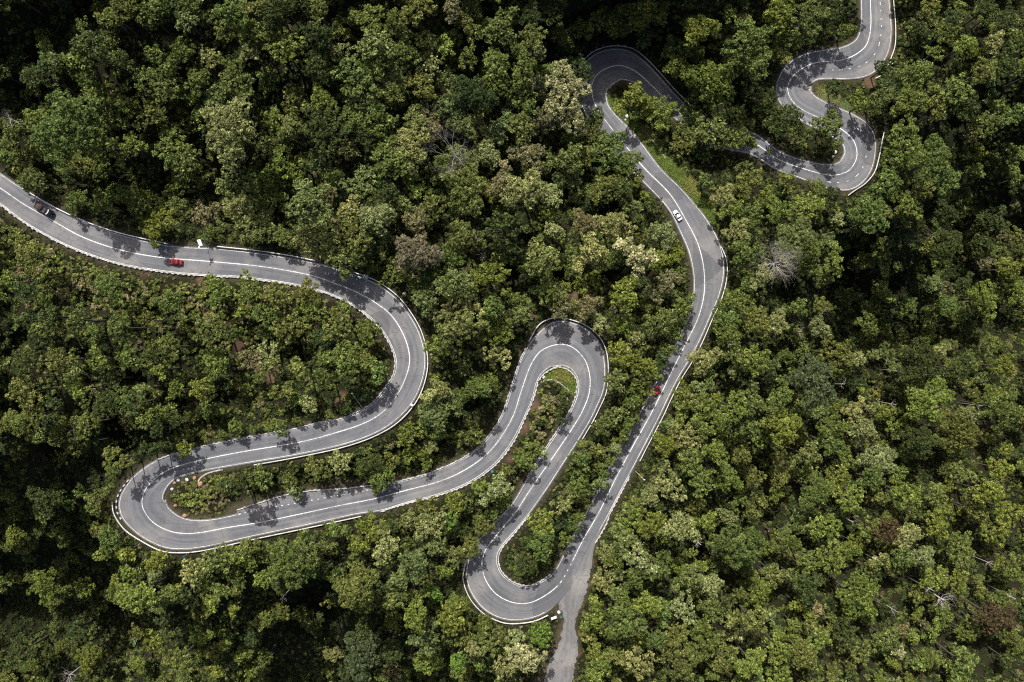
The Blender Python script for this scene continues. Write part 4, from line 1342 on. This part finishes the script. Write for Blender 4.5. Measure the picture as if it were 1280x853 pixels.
PAL = dict(g=(0.096, 0.124, 0.029), o=(0.108, 0.122, 0.031), p=(0.180, 0.194, 0.070), d=(0.046, 0.062, 0.018), y=(0.126, 0.152, 0.029), b=(0.136, 0.125, 0.056), l=(0.120, 0.146, 0.046),
           c=(0.260, 0.252, 0.115), n=(0.150, 0.124, 0.070), r=(0.066, 0.080, 0.032), e=(0.092, 0.148, 0.025), m=(0.066, 0.050, 0.024))
CNAME = dict(g='mid-green', o='olive', p='pale olive', d='dark green', y='yellow-green', b='brownish', l='grey-green', c='cream-coloured', n='brown', r='dull grey-green', e='bright green', m='rust-brown')
FNAME = dict(D='dome-shaped', O='open-crowned', F='fine-leaved', C='lumpy', S='spreading')

trees = []
for tok in TREES.replace('\n', ';').split(';'):
    tok = tok.strip()
    if not tok:
        continue
    u, v, r, c = tok.split()
    u, v, r = float(u), float(v), float(r)
    form = c[1] if len(c) > 1 else None
    c = c[0]
    if form is None:
        form = random.choices('DOFCS', dict(p=(2, 2, 3, 3, 1), y=(3, 3, 1, 3, 2), d=(3, 2, 3, 1, 1), l=(3, 2, 3, 2, 1), b=(1, 2, 4, 1, 1)).get(c, (3, 3, 2, 2, 2)))[0]
    trees.append([u, v, r, c, form])

# crowns may overhang the road only as far as the photograph shows
OVER = {(872, 157), (908, 171), (938, 177), (757, 180), (778, 203), (795, 222), (741, 150), (232, 562), (220, 556), (348, 536), (470, 611), (368, 612), (790, 122), (822, 140), (806, 135), (746, 145), (768, 177), (715, 88), (752, 604), (811, 490), (1005, 168), (1035, 160), (980, 148),
        (1040, 245), (1022, 238), (430, 323), (268, 354), (310, 359), (385, 365), (345, 370), (1104, 86), (865, 143), (890, 160), (928, 168), (922, 147), (878, 185), (857, 167), (852, 182), (905, 175), (747, 167), (760, 195), (475, 597), (425, 578), (788, 203), (808, 245), (1115, 105), (735, 383), (702, 120), (715, 160), (723, 611), (605, 658), (590, 690)}
pxy = np.stack([PX[:, 0], PX[:, 1]], axis=1)
for t in trees:
    d = np.sqrt(((pxy - (t[0], t[1])) ** 2).sum(1)) - PXW
    lim = d.min() + (3.0 if (int(t[0]), int(t[1])) not in OVER else 99)
    t[2] = max(4.0, min(t[2], lim))

trees.sort(key=lambda t: -t[2])
N_OBJ = 285
crown_px = np.array([(t[0], t[1], t[2]) for t in trees])


def stand(u, v, rpx, hk=1.0):
    """ground point, crown radius and crown height of a crown seen at (u, v)."""
    g = road_z_px(u, v)
    for _ in range(16):
        rm = rpx * (H - g - 8) / F
        hc = (3.8 + 1.2 * rm) * hk
        x, y = unproj(u, v, g + hc + 0.3 * rm)
        g = float(ground(x, y))
    return x, y, g, rm, hc


TALL = [(765, 28, 60, 1.25), (838, 62, 30, 1.2), (1005, 30, 45, 1.25), (730, 530, 60, 0.75), (840, 160, 50, 0.6), (165, 270, 75, 0.5), (60, 235, 70, 0.6), (255, 275, 45, 0.5), (320, 275, 50, 0.65), (330, 598, 60, 0.5), (453, 590, 60, 0.55), (540, 555, 60, 0.6), (610, 490, 40, 0.7), (310, 360, 60, 0.8), (395, 375, 60, 0.85), (660, 565, 30, 0.6), (340, 600, 60, 0.7), (150, 510, 60, 1.5)]


def height_factor(u, v):
    for a, b, r, f in TALL:
        if math.hypot(u - a, v - b) < r:
            return f
    d = float((np.sqrt(((pxy - (u, v)) ** 2).sum(1)) - PXW).min())
    return 1.0 + 0.75 * float(sstep((d - 30) / 45))


def tint_of(c, k=0.14):
    b = PAL[c]
    f = lrng.uniform(1 - k, 1 + k)
    h = lrng.uniform(-0.08, 0.08)
    return (b[0] * f * (1 + h), b[1] * f, b[2] * f * (1 - h), 1.0)


# labels: kind of crown + the nearest landmark, the side of it and the order counted outward from it
LM = {'the dark lorry': (55, 262), 'the red saloon': (219, 327), 'the panel on a tall pole': (247, 303), 'the pale green board': (458, 344), 'the upper wide bend': (515, 440), 'the leaning lamp post': (444, 503),
      'the western hairpin': (185, 630), 'the layby': (400, 620), 'the middle hairpin': (715, 430), 'the bottom hairpin': (640, 740), 'the side road mouth': (720, 750), 'the bottom end of the side road': (695, 850),
      'the small bright red car': (821, 488), 'the white car': (847, 269), 'the top hairpin': (770, 85), 'the uppermost bend': (985, 105), 'the bend with two round trees': (1075, 190), 'the top end of the road': (1095, 3),
      'the western end of the road': (3, 235), 'the bare whitish tree': (975, 326), 'the bare purplish tree': (567, 190), 'the cream-coloured tree': (702, 120), 'the sparse brown tree': (520, 316), 'the top-left corner': (0, 0),
      'the bottom-left corner': (0, 853), 'the top-right corner': (1280, 0), 'the bottom-right corner': (1280, 853), 'the round yellow-green dome': (1072, 747), 'the dull grey-green dome': (1018, 476), 'the long straight': (800, 545),
      'the twin bright round crowns': (189, 270), 'the dull dome near the bottom edge': (452, 820), 'the large pale dome': (285, 162), 'the midpoint of the right edge': (1280, 427), 'the midpoint of the top edge': (560, 0),
      'the tree with a dead branch': (365, 700), 'the rust-brown tree': (1245, 772), 'the brightest yellow crown': (890, 100), 'the midpoint of the left edge': (0, 427), 'the widest green crown': (85, 158)}
HAND = {(285, 162): 'large pale fine-leaved dome, brightest big crown in the upper-left woods', (85, 158): 'widest mid-green crown in the upper-left woods, level with the large pale dome',
        (702, 120): 'wide cream-coloured half-bare crown beside the top hairpin', (890, 100): 'brightest yellow dense crown in the dark woods east of the top hairpin',
        (180, 258): 'upper of twin bright round crowns above the first road', (198, 283): 'lower of twin bright round crowns, right above the first road', (520, 316): 'sparse brown fine-twigged crown above the upper wide bend',
        (797, 320): 'cream-coloured lumpy crown, brightest in the woods left of the long straight', (980, 148): 'left of two dark round trees inside the uppermost bends', (1035, 160): 'right of two dark round trees inside the uppermost bends',
        (1072, 747): 'round yellow-green dome standing out in the lower right woods', (1245, 772): 'large rust-brown crown in the dark bottom-right woods', (1018, 476): 'big dull grey-green dome in the woods right of the long straight',
        (452, 820): 'tall dull grey-green dome at the bottom edge in deep shade', (365, 702): 'round mid-green crown with a pinkish dead branch lying on it, below the third road',
        (822, 140): 'largest yellow-green crown overhanging the road inside the top hairpin', (790, 122): 'yellow-green crown tucked right inside the top hairpin curve', (232, 562): 'small yellow-green crown leaning over the road before the western hairpin',
        (402, 123): 'small bright round yellow-green crown among olive trees in the upper woods', (502, 254): 'small neat round grey-green crown in the upper woods', (657, 822): 'lumpy cream-coloured crown beside the bottom end of the side road',
        (677, 794): 'bright green crown in the fork between bottom hairpin and side road', (570, 410): 'widest grey-green crown just right of the upper wide bend'}
lm_names, lm_xy = list(LM), np.array(list(LM.values()), float)
DIRS = ['right of', 'lower right of', 'below', 'lower left of', 'left of', 'upper left of', 'above', 'upper right of']
ORD = ['nearest', 'second', 'third', 'fourth', 'fifth', 'sixth', 'seventh', 'eighth', 'ninth', 'tenth', 'eleventh', 'twelfth', 'thirteenth', 'fourteenth']
cells = {}
for k, t in enumerate(trees[:N_OBJ]):
    if (int(t[0]), int(t[1])) in HAND:
        continue
    dx, dy = t[0] - lm_xy[:, 0], t[1] - lm_xy[:, 1]
    d = np.hypot(dx, dy)
    d[d < 6] = 1e9
    j = int(d.argmin())
    sec = int(round(math.atan2(dy[j], dx[j]) / (math.pi / 4))) % 8
    cells.setdefault((j, sec, t[3]), []).append((d[j], k))
LABEL = {}
for (j, sec, c), lst in cells.items():
    for o_, (d_, k) in enumerate(sorted(lst)):
        t = trees[k]
        size = 'large ' if t[2] >= 23 else ''
        art = '' if len(lst) == 1 else (ORD[o_] + ' ')
        if len(lst) == 1:
            LABEL[k] = '%s%s %s tree standing %s %s' % (size, CNAME[c], FNAME[t[4]], DIRS[sec], lm_names[j])
        else:
            LABEL[k] = '%s%s %s tree, %s such %s %s' % (size, CNAME[c], FNAME[t[4]], ORD[o_], DIRS[sec], lm_names[j])
for k, t in enumerate(trees[:N_OBJ]):
    h = HAND.get((int(t[0]), int(t[1])))
    if h:
        LABEL[k] = h

f_pts, f_rot, f_scl, f_idx, f_tint = [], [], [], [], []
SRC, SRC_I = [], {}
for key, lst in PROTO.items():
    for vi, (cm, tm, R) in enumerate(lst):
        SRC_I[(key, vi)] = len(SRC)
        SRC.append((cm, tm, R))


def size_key(rm):
    return 's' if rm < 3.5 else 'm' if rm < 5.9 else 'l'


for k, (u, v, r, c, form) in enumerate(trees):
    x, y, g, rm, hc = stand(u, v, r, lrng.uniform(0.9, 1.15) * height_factor(u, v))
    key = (form, size_key(rm))
    vi = lrng.randrange(len(PROTO[key]))
    cm, tm, R = PROTO[key][vi]
    s = rm / R * 1.04
    rz = lrng.uniform(0, 6.283)
    sx, sy, sz = s * lrng.uniform(0.93, 1.08), s * lrng.uniform(0.93, 1.08), s * lrng.uniform(0.9, 1.15)
    ti = tint_of(c)
    if k < N_OBJ:
        t = thing('broadleaf_tree', LABEL[k], 'tree', (x, y, g), rz, 'broadleaf trees of the hillside forest')
        for nm, me_ in (('crown', cm), ('trunk', tm)):
            o = bpy.data.objects.new(nm, me_)
            COL.objects.link(o)
            o.parent = t
            o.location = (0, 0, hc)
            o.scale = (sx, sy, sz)
            if nm == 'crown':
                o['tint'] = ti
    else:
        f_pts.append((x, y, g + hc)); f_rot.append((0, 0, rz)); f_scl.append((sx, sy, sz)); f_idx.append(SRC_I[(key, vi)]); f_tint.append(ti)

# ------------------------------------------------------------------ the rest of the forest (lower trees between and beyond)
sp = 5.4
GPTS = np.array([C[i] - NRM[i] * (WR[i] + 9) for i in range(i_s0 + 2, i_s1 - 8, 3)])
cand = []
for yy in np.arange(-225, 225, sp):
    for xx in np.arange(-292, 322, sp):
        cand.append((xx + lrng.uniform(-2.3, 2.3), yy + lrng.uniform(-2.3, 2.3)))
cand = np.array(cand)
cz = ground(cand[:, 0], cand[:, 1])
gapa = np.array(GAPS, float)
SCRUB = [np.array([(-20, 262), (60, 305), (150, 337), (250, 351), (340, 360), (420, 375), (470, 412), (485, 440), (430, 400), (320, 470), (260, 430), (180, 400), (90, 380), (-20, 330)]),
         np.array([(672, 480), (714, 500), (690, 545), (655, 590), (625, 640), (585, 640), (625, 600), (655, 560)]),
         np.array([(205, 605), (300, 590), (300, 640), (230, 650)]), np.array([(720, 345), (760, 370), (745, 400), (700, 395), (680, 380)])]
for (xx, yy), zz in zip(cand, cz):
    big = lrng.random()
    rm = lrng.uniform(1.8, 3.0) if big < 0.75 else lrng.uniform(2.8, 4.2)
    hc = 1.6 + rm * lrng.uniform(0.7, 1.2)
    u, v = proj(xx, yy, zz + hc)
    if not (-260 < u < 1540 and -260 < v < 1115):
        continue
    rp = rm * F / (H - zz - hc)
    d = np.sqrt(((pxy - (u, v)) ** 2).sum(1)) - PXW
    if d.min() < rp + 2:
        continue
    if np.sqrt(((GPTS - (u, v)) ** 2).sum(1)).min() < rp + 9:
        continue
    dc = np.hypot(crown_px[:, 0] - u, crown_px[:, 1] - v)
    inframe = -15 < u < 1295 and -15 < v < 868
    if (dc < 0.62 * crown_px[:, 2] + 0.35 * rp).any():
        continue
    lush = u > 740 + 0.25 * (640 - v) and v > 430
    if inframe and lrng.random() < (0.12 if lush else 0.48):
        continue
    if lush:
        hc += lrng.uniform(1.5, 6.0)
        u, v = proj(xx, yy, zz + hc)
    dg = np.hypot(gapa[:, 0] - u, gapa[:, 1] - v)
    if (dg < gapa[:, 2] * 1.0).any() and lrng.random() < 0.95:
        continue
    if any(in_poly(np.array([u]), np.array([v]), p)[0] for p in GRASS) or any(in_poly(np.array([u]), np.array([v]), p)[0] for p in SCRUB) and lrng.random() < 0.85:
        continue
    if not inframe:
        rm *= 1.35
        hc = 4.2 + 1.3 * rm
    c = lrng.choices('goydlpb', (5, 5, 5 if lush else 2, 3 if lush else 6, 2, 0.8, 0.5))[0]
    form = lrng.choice('DOFCSD')
    key = (form, size_key(rm))
    vi = lrng.randrange(len(PROTO[key]))
    R = PROTO[key][vi][2]
    s = rm / R
    f_pts.append((xx, yy, zz + hc)); f_rot.append((0, 0, lrng.uniform(0, 6.283)))
    f_scl.append((s * lrng.uniform(0.9, 1.1), s * lrng.uniform(0.9, 1.1), s * lrng.uniform(0.9, 1.15)))
    f_idx.append(SRC_I[(key, vi)]); f_tint.append(tint_of(c, 0.2))

def put(xx, yy, rm, hc, c, k=0.15):
    zz = float(ground(xx, yy))
    form = lrng.choice('DOFCSD')
    key = (form, size_key(rm))
    vi = lrng.randrange(len(PROTO[key]))
    s = rm / PROTO[key][vi][2]
    f_pts.append((xx, yy, zz + hc)); f_rot.append((0, 0, lrng.uniform(0, 6.283)))
    f_scl.append((s * lrng.uniform(0.9, 1.1), s * lrng.uniform(0.9, 1.1), s * lrng.uniform(0.9, 1.2)))
    f_idx.append(SRC_I[(key, vi)]); f_tint.append(tint_of(c, k))


# taller trees on the sunward rim of every hollow
for (u, v, r) in GAPS:
    if r < 13.5:
        continue
    n = max(4, int(r / 4.5))
    for k in range(n):
        a = R_(25 + 130 * (k + lrng.random()) / n)
        uu, vv2 = u + (r + 9) * math.cos(a), v - (r + 9) * math.sin(a)
        rm = lrng.uniform(2.6, 3.8)
        hc = lrng.uniform(10, 15)
        x, y, g = on_ground(uu, vv2, hc)
        d = np.sqrt(((pxy - (uu, vv2)) ** 2).sum(1)) - PXW
        if d.min() < rm * 4 + 1 or np.sqrt(((GPTS - (uu, vv2)) ** 2).sum(1)).min() < rm * 4 + 9:
            continue
        put(x, y, rm, hc, lrng.choices('god', (3, 3, 2))[0])

# close rows of trees along the shaded edges of the road
def row(i0, i1, side, step, rmr, hr, cols='ggody', over=0.6):
    s_ = S_M[i0]
    for i in range(i0, i1):
        if S_M[i] < s_:
            continue
        s_ = S_M[i] + lrng.uniform(0.8, 1.25) * step
        rm = lrng.uniform(*rmr)
        w = (WL[i] if side > 0 else WR[i]) * SCL[i] + rm * over + 0.6
        if math.hypot(C[i, 0] - 826, C[i, 1] - 490) < 13:
            continue
        put(CX[i] + NXY[i, 0] * w * side, CY[i] + NXY[i, 1] * w * side, rm, lrng.uniform(*hr), lrng.choice(cols))


row(road_index(726, 680), road_index(880, 362), 1, 4.2, (2.0, 2.9), (5.5, 7.5), 'ggodyp', 0.9)
row(road_index(440, 534), road_index(240, 578), -1, 4.4, (1.2, 1.8), (2.0, 3.2), 'ggodd', 1.25)
row(road_index(232, 580), road_index(178, 615), -1, 3.2, (2.2, 3.2), (9, 12), 'ddgo', 1.2)
row(road_index(650, 635), road_index(606, 690), -1, 4.5, (2.0, 2.8), (5, 8), 'ggo', 1.05)

# crown + trunk of each prototype in one source mesh for the mass of the forest
def join_source(cm, tm, k):
    import bmesh
    bm = bmesh.new()
    bm.from_mesh(cm)
    for f in bm.faces:
        f.material_index = 0
    n0 = len(bm.faces)
    bm.from_mesh(tm)
    bm.faces.ensure_lookup_table()
    for f in bm.faces[n0:]:
        f.material_index = 1
    m_ = bpy.data.meshes.new('forest_tree')
    bm.to_mesh(m_)
    bm.free()
    m_.materials.append(M['leaf'])
    m_.materials.append(M['bark'])
    return m_


forest = scatter('forest', f_pts, f_rot, f_scl, f_idx, f_tint, [join_source(cm, tm, k) for k, (cm, tm, R) in enumerate(SRC)])
forest['label'] = 'the mass of smaller broadleaf trees filling the forest between the larger crowns'

# ------------------------------------------------------------------ undergrowth and grass
ur = np.random.default_rng(21)
sh = []
for k in range(6):
    q, a = shrub_quads(ur, 1.2, 0.34)
    sh.append(fast_mesh('shrub_clump', q, len(q) // 4, [M['leaf']], a))
us = 1.6
cx_, cy_ = np.meshgrid(np.arange(-245, 265, us), np.arange(-170, 160, us))
up = np.stack([cx_.ravel(), cy_.ravel()], axis=1) + ur.uniform(-0.75, 0.75, (cx_.size, 2))
uz = ground(up[:, 0], up[:, 1])
ud = bil(DG, up[:, 0], up[:, 1])
pu, pv = proj(up[:, 0], up[:, 1], uz)
sc_ = ur.uniform(0.55, 1.25, len(up)) * np.clip(ud / 4.5 + 0.15, 0.35, 1)
keep = (ud > 0.1 + sc_ * 0.72) & (pu > -60) & (pu < 1340) & (pv > -60) & (pv < 913)
ingr = np.zeros(len(up), bool)
for p in GRASS:
    ingr |= in_poly(pu, pv, p)
inscrub = np.zeros(len(up), bool)
for p in SCRUB:
    inscrub |= in_poly(pu, pv, p)
earth = np.zeros(len(up), bool)
for (u, v, r) in EARTH:
    earth |= (pu - u) ** 2 + (pv - v) ** 2 < (r * 0.9) ** 2
keep &= ~ingr & ~(earth & (ur.random(len(up)) < 0.75))
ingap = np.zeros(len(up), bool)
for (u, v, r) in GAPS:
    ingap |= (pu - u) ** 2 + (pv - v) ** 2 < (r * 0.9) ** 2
keep &= ~(ingap & (ur.random(len(up)) < 0.35))
keep &= inscrub | (ur.random(len(up)) < np.clip(1.3 - ud / 14, 0.85, 1))
tn = np.zeros((len(up), 4), np.float32)
tn[:, 3] = 1
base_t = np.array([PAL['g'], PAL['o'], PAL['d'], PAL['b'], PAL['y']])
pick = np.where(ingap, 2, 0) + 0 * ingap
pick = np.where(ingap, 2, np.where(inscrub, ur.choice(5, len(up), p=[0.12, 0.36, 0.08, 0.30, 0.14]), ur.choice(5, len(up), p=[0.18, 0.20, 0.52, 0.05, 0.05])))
tn[:, :3] = base_t[pick] * ur.uniform(0.75, 1.2, (len(up), 1)) * np.where(inscrub, 1.05, np.where(ingap, 0.7, 0.8))[:, None]  # shrubs in the gaps coloured darker, painting in the deep shade there
i_ = np.nonzero(keep)[0]
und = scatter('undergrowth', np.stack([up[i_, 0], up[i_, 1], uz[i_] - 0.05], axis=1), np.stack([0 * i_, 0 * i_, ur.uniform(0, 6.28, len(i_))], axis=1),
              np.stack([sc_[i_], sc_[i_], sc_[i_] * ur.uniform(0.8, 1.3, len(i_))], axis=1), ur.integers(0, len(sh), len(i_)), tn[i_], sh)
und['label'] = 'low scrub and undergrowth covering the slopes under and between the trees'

tu = []
for k in range(4):
    q, a = tuft_quads(ur)
    tu.append(fast_mesh('grass_tuft', q, len(q) // 4, [M['leaf']], a))
gp = []
for p in GRASS:
    u0, v0, u1, v1 = p[:, 0].min(), p[:, 1].min(), p[:, 0].max(), p[:, 1].max()
    n = int((u1 - u0) * (v1 - v0) * 0.2)
    qu, qv = ur.uniform(u0, u1, n), ur.uniform(v0, v1, n)
    k = in_poly(qu, qv, p)
    for a, b in zip(qu[k], qv[k]):
        gp.append((a, b))
gp = np.array(gp)
gi, _ = nearest(gp, C)
zz = ZR[gi]
for _ in range(3):
    wx, wy = unproj(gp[:, 0], gp[:, 1], zz)
    zz = ground(wx, wy)
k = bil(DG, wx, wy) > 0.7
wx, wy, zz = wx[k], wy[k], zz[k]
n = len(wx)
gt = np.ones((n, 4), np.float32)
vn = vnoise(wx + 500, wy + 500, 5, 8)
gt[:, :3] = np.array([(0.085, 0.118, 0.02)]) * (0.75 + 0.5 * ur.random((n, 1))) * (1 - vn[:, None] * 0.3) + np.array([(0.05, 0.03, 0.012)]) * (vn[:, None] > 0.62)
gs = ur.uniform(0.6, 1.2, n)
gr = scatter('grass', np.stack([wx, wy, zz], axis=1), np.stack([np.zeros(n), np.zeros(n), ur.uniform(0, 6.28, n)], axis=1), np.stack([gs, gs, gs], axis=1), ur.integers(0, 4, n), gt, tu)
gr['label'] = 'short bright grass on the verges and inside the hairpins'

# ------------------------------------------------------------------ bare trees, snags and dead branches
def grow(m, p, d, ln, rad, depth, r, up=0.25):
    n = 3
    pts, rr = [p], [rad]
    q = Vector(p)
    for k in range(n):
        d = (d + Vector((r.uniform(-1, 1), r.uniform(-1, 1), r.uniform(-0.6, 0.9))) * 0.34 + Vector((0, 0, up * 0.1))).normalized()
        q = q + d * ln / n
        pts.append(q.copy())
        rr.append(rad * (1 - 0.42 * (k + 1) / n))
    m.tube(pts, rr, 5 if depth > 1 else 4, cap=False)
    if depth == 0:
        return
    for k in range(r.choice((2, 3, 3)) if depth > 1 else 3):
        j = r.choice((1, 2, 3, 3))
        ang = Vector((r.uniform(-1, 1), r.uniform(-1, 1), r.uniform(-0.25, 0.6)))
        dn = (d * 0.75 + ang * 0.75).normalized()
        grow(m, pts[j], dn, ln * r.uniform(0.6, 0.85), rr[j] * 0.66, depth - 1, r, up)


def bare_tree(label, u, v, rpx, mat, n_limb=9, flat=0.35, h=None, depth=3, seed=1, rad=0.17):
    x, y, g, rm, hc = stand(u, v, rpx, 1.75)
    if h:
        hc = h
        x, y, _ = on_ground(u, v, h)
        g = float(ground(x, y))
    r = random.Random(seed)
    t = thing('bare_tree', label, 'tree', (x, y, g))
    m = MB()
    m.tube([(0, 0, -0.5), (0.1, 0.05, hc * 0.5), (0, 0, hc)], [rad * 1.9, rad * 1.5, rad * 1.1], 8)
    link('trunk', m.mesh('bare_trunk'), M[mat], t, None, True)
    m = MB()
    for k in range(n_limb):
        a = 6.283 * (k + r.uniform(-0.3, 0.3)) / n_limb
        d = Vector((math.cos(a), math.sin(a), r.uniform(flat * 0.3, flat * 1.6))).normalized()
        grow(m, Vector((0, 0, hc * r.uniform(0.8, 1.0))), d, rm * 0.5, rad * 0.62, depth, r)
    link('branches', m.mesh('bare_branches'), M[mat], t)
    return t


bare_tree('bare whitish tree with radiating branches in the dark woods right of the long straight', 975, 327, 30, 'deadwood', 22, 0.5, seed=3, depth=4, rad=0.15)
bare_tree('bare purplish twiggy tree in the upper woods, midway to the top hairpin', 567, 190, 38, 'deadwood', 9, 0.7, seed=5, depth=5, rad=0.10)
bare_tree('grey leafless twigs poking through the top of the cream-coloured crown', 703, 106, 22, 'deadwood', 8, 0.5, h=16.5, seed=7, depth=3, rad=0.13)
bare_tree('small whitish bare tree at the left edge near the top-left corner', 10, 148, 14, 'deadwood', 6, 0.4, seed=8)
bare_tree('thin bare tree beside an olive crown in the dark left woods', 95, 540, 13, 'deadwood', 5, 0.4, h=11, seed=9)
bare_tree('sparse bare twigs in the crowns between two roads, above the middle of the picture', 594, 292, 13, 'deadwood', 7, 0.5, h=13, seed=12, rad=0.1)
bare_tree('bare whitish tree at the very bottom edge near the bottom-left corner', 84, 846, 14, 'deadwood', 7, 0.3, seed=14)
bare_tree('bare grey tree among yellow-green crowns in the lower right woods', 1182, 752, 16, 'deadwood', 8, 0.4, seed=15, depth=3)
bare_tree('leafless brown twigs within the sparse brown crown above the upper wide bend', 515, 318, 20, 'deadwood', 8, 0.6, h=14.5, seed=16, rad=0.09)


def snag(label, u, v, h, lean, mat='deadwood', rad=0.15, seed=0):
    x, y, g = on_ground(u, v, h)
    r = random.Random(seed)
    t = thing('dead_tree', label, 'dead tree', (x, y, g))
    m = MB()
    m.tube([(0, 0, -0.5), (lean[0] * 0.5 + 0.1, lean[1] * 0.5, h * 0.5), (lean[0], lean[1], h)], [rad * 1.3, rad, rad * 0.6], 7)
    link('trunk', m.mesh('snag_trunk'), M[mat], t, None, True)
    m = MB()
    for k in range(4):
        a = r.uniform(0, 6.28)
        grow(m, Vector((lean[0] * 0.8, lean[1] * 0.8, h * 0.82)), Vector((math.cos(a), math.sin(a), 0.6)).normalized(), r.uniform(1.0, 2.2), rad * 0.35, 1, r)
    link('branches', m.mesh('snag_branches'), M[mat], t)


for (u, v, h, lab) in ((1123, 464, 17, 'upper of two short whitish dead trunks among dark trees right of centre'), (1118, 506, 18, 'brightest white dead trunk among dark trees in the right woods'), (1056, 483, 16, 'white dead trunk at the right rim of the dull grey-green dome'),
                       (1176, 491, 17, 'thin pale dead trunk above the broad yellow-green crown in the right woods'), (1226, 508, 17, 'pale dead trunk nearest the right edge at mid height'), (1068, 654, 17, 'short whitish dead trunk left of the rust-brown thicket in the lower right'),
                       (1168, 742, 19, 'longest pale dead trunk in the lower right woods'), (1118, 766, 18, 'pale dead trunk at the foot of the round yellow-green dome'), (875, 682, 16, 'white dead trunk leaning above a grey crown, right of the long straight'),
                       (1272, 751, 18, 'white dead trunk at the right edge above the rust-brown tree'), (1241, 708, 17, 'faint pale dead trunk by the right edge, above the rust-brown tree'), (1005, 416, 15, 'pale dead trunk with tufts below the bare whitish tree'),
                       (350, 750, 16, 'grey dead trunk standing in the deep shade left of the bottom centre'), (793, 817, 15, 'pair-like thin pale dead trunk in the lower woods right of the side road'), (914, 429, 14, 'thin pale dead trunk by the guardrail side of the long straight'),
                       (605, 324, 13, 'thin pale dead trunk among grey-green crowns east of the upper wide bend')):
    snag(lab, u, v, h, (lrng.uniform(-0.8, 0.8), lrng.uniform(-0.8, 0.8)), seed=int(u))


def dead_branch(label, u, v, h, dirv, ln, mat, seed):
    x, y, g = on_ground(u, v, h)
    r = random.Random(seed)
    m = MB()
    d = Vector((*dirv, 0.05)).normalized()
    grow(m, Vector((0, 0, 0)), d, ln, 0.2, 1, r, 0.0)
    grow(m, Vector((0, 0, 0)) + d * ln * 0.5, (d + Vector((0.3, -0.9, 0))).normalized(), ln * 0.5, 0.16, 1, r, 0.0)
    o = link('dead_branch', m.mesh('dead_branch'), M[mat], None, (x, y, g + h))
    tag(o, label, 'dead branch')


dead_branch('pinkish dead branch resting on a round green crown below the third road', 371, 690, 16.2, (0.85, 0.35), 4.2, 'pinkwood', 2)
dead_branch('grey forked dead branch sticking out left of an olive crown in the dark left woods', 98, 540, 8.5, (-0.75, -0.6), 3.2, 'deadwood', 4)

# ------------------------------------------------------------------ light, sky, camera
w = bpy.data.worlds.new('World')
SC.world = w
w.use_nodes = True
nt = w.node_tree
nt.nodes.clear()
EL, AZ = R_(51), R_(-13)
sky = nt.nodes.new('ShaderNodeTexSky')
sky.sky_type = 'NISHITA'
sky.sun_disc = False
sky.sun_elevation = EL
sky.sun_rotation = AZ
sky.air_density = 0.8
sky.dust_density = 5.0
sky.ozone_density = 0.6
bg = nt.nodes.new('ShaderNodeBackground')
bg.inputs['Strength'].default_value = 0.10
wo = nt.nodes.new('ShaderNodeOutputWorld')
nt.links.new(sky.outputs[0], bg.inputs[0])
nt.links.new(bg.outputs[0], wo.inputs[0])
sd = bpy.data.lights.new('sun', 'SUN')
sd.energy = 5.0
sd.angle = R_(0.5)
sd.color = (1.0, 0.965, 0.92)
so = bpy.data.objects.new('sun', sd)
COL.objects.link(so)
ld = Vector((-math.sin(AZ) * math.cos(EL), -math.cos(AZ) * math.cos(EL), -math.sin(EL)))
so.rotation_euler = ld.to_track_quat('-Z', 'Y').to_euler()
so.location = (0, 0, 200)

cam = bpy.data.cameras.new('camera')
cam.sensor_width = 36
cam.lens = 36 * F / 1280
cam.clip_end = 6000
co = bpy.data.objects.new('camera', cam)
COL.objects.link(co)
co.location = (0, 0, H)
SC.camera = co
SC.view_settings.view_transform = 'Standard'
SC.view_settings.look = 'None'
SC.view_settings.gamma = 1
SC.view_settings.exposure = 0.34
SC.view_settings.use_curve_mapping = False
SC.render.engine = 'CYCLES'
cy = SC.cycles
cy.pixel_filter_type = 'BLACKMAN_HARRIS'
cy.filter_width = 1.15
cy.max_bounces = 4
cy.diffuse_bounces = 2
cy.glossy_bounces = 2
cy.transmission_bounces = 2
cy.transparent_max_bounces = 4
cy.use_denoising = False
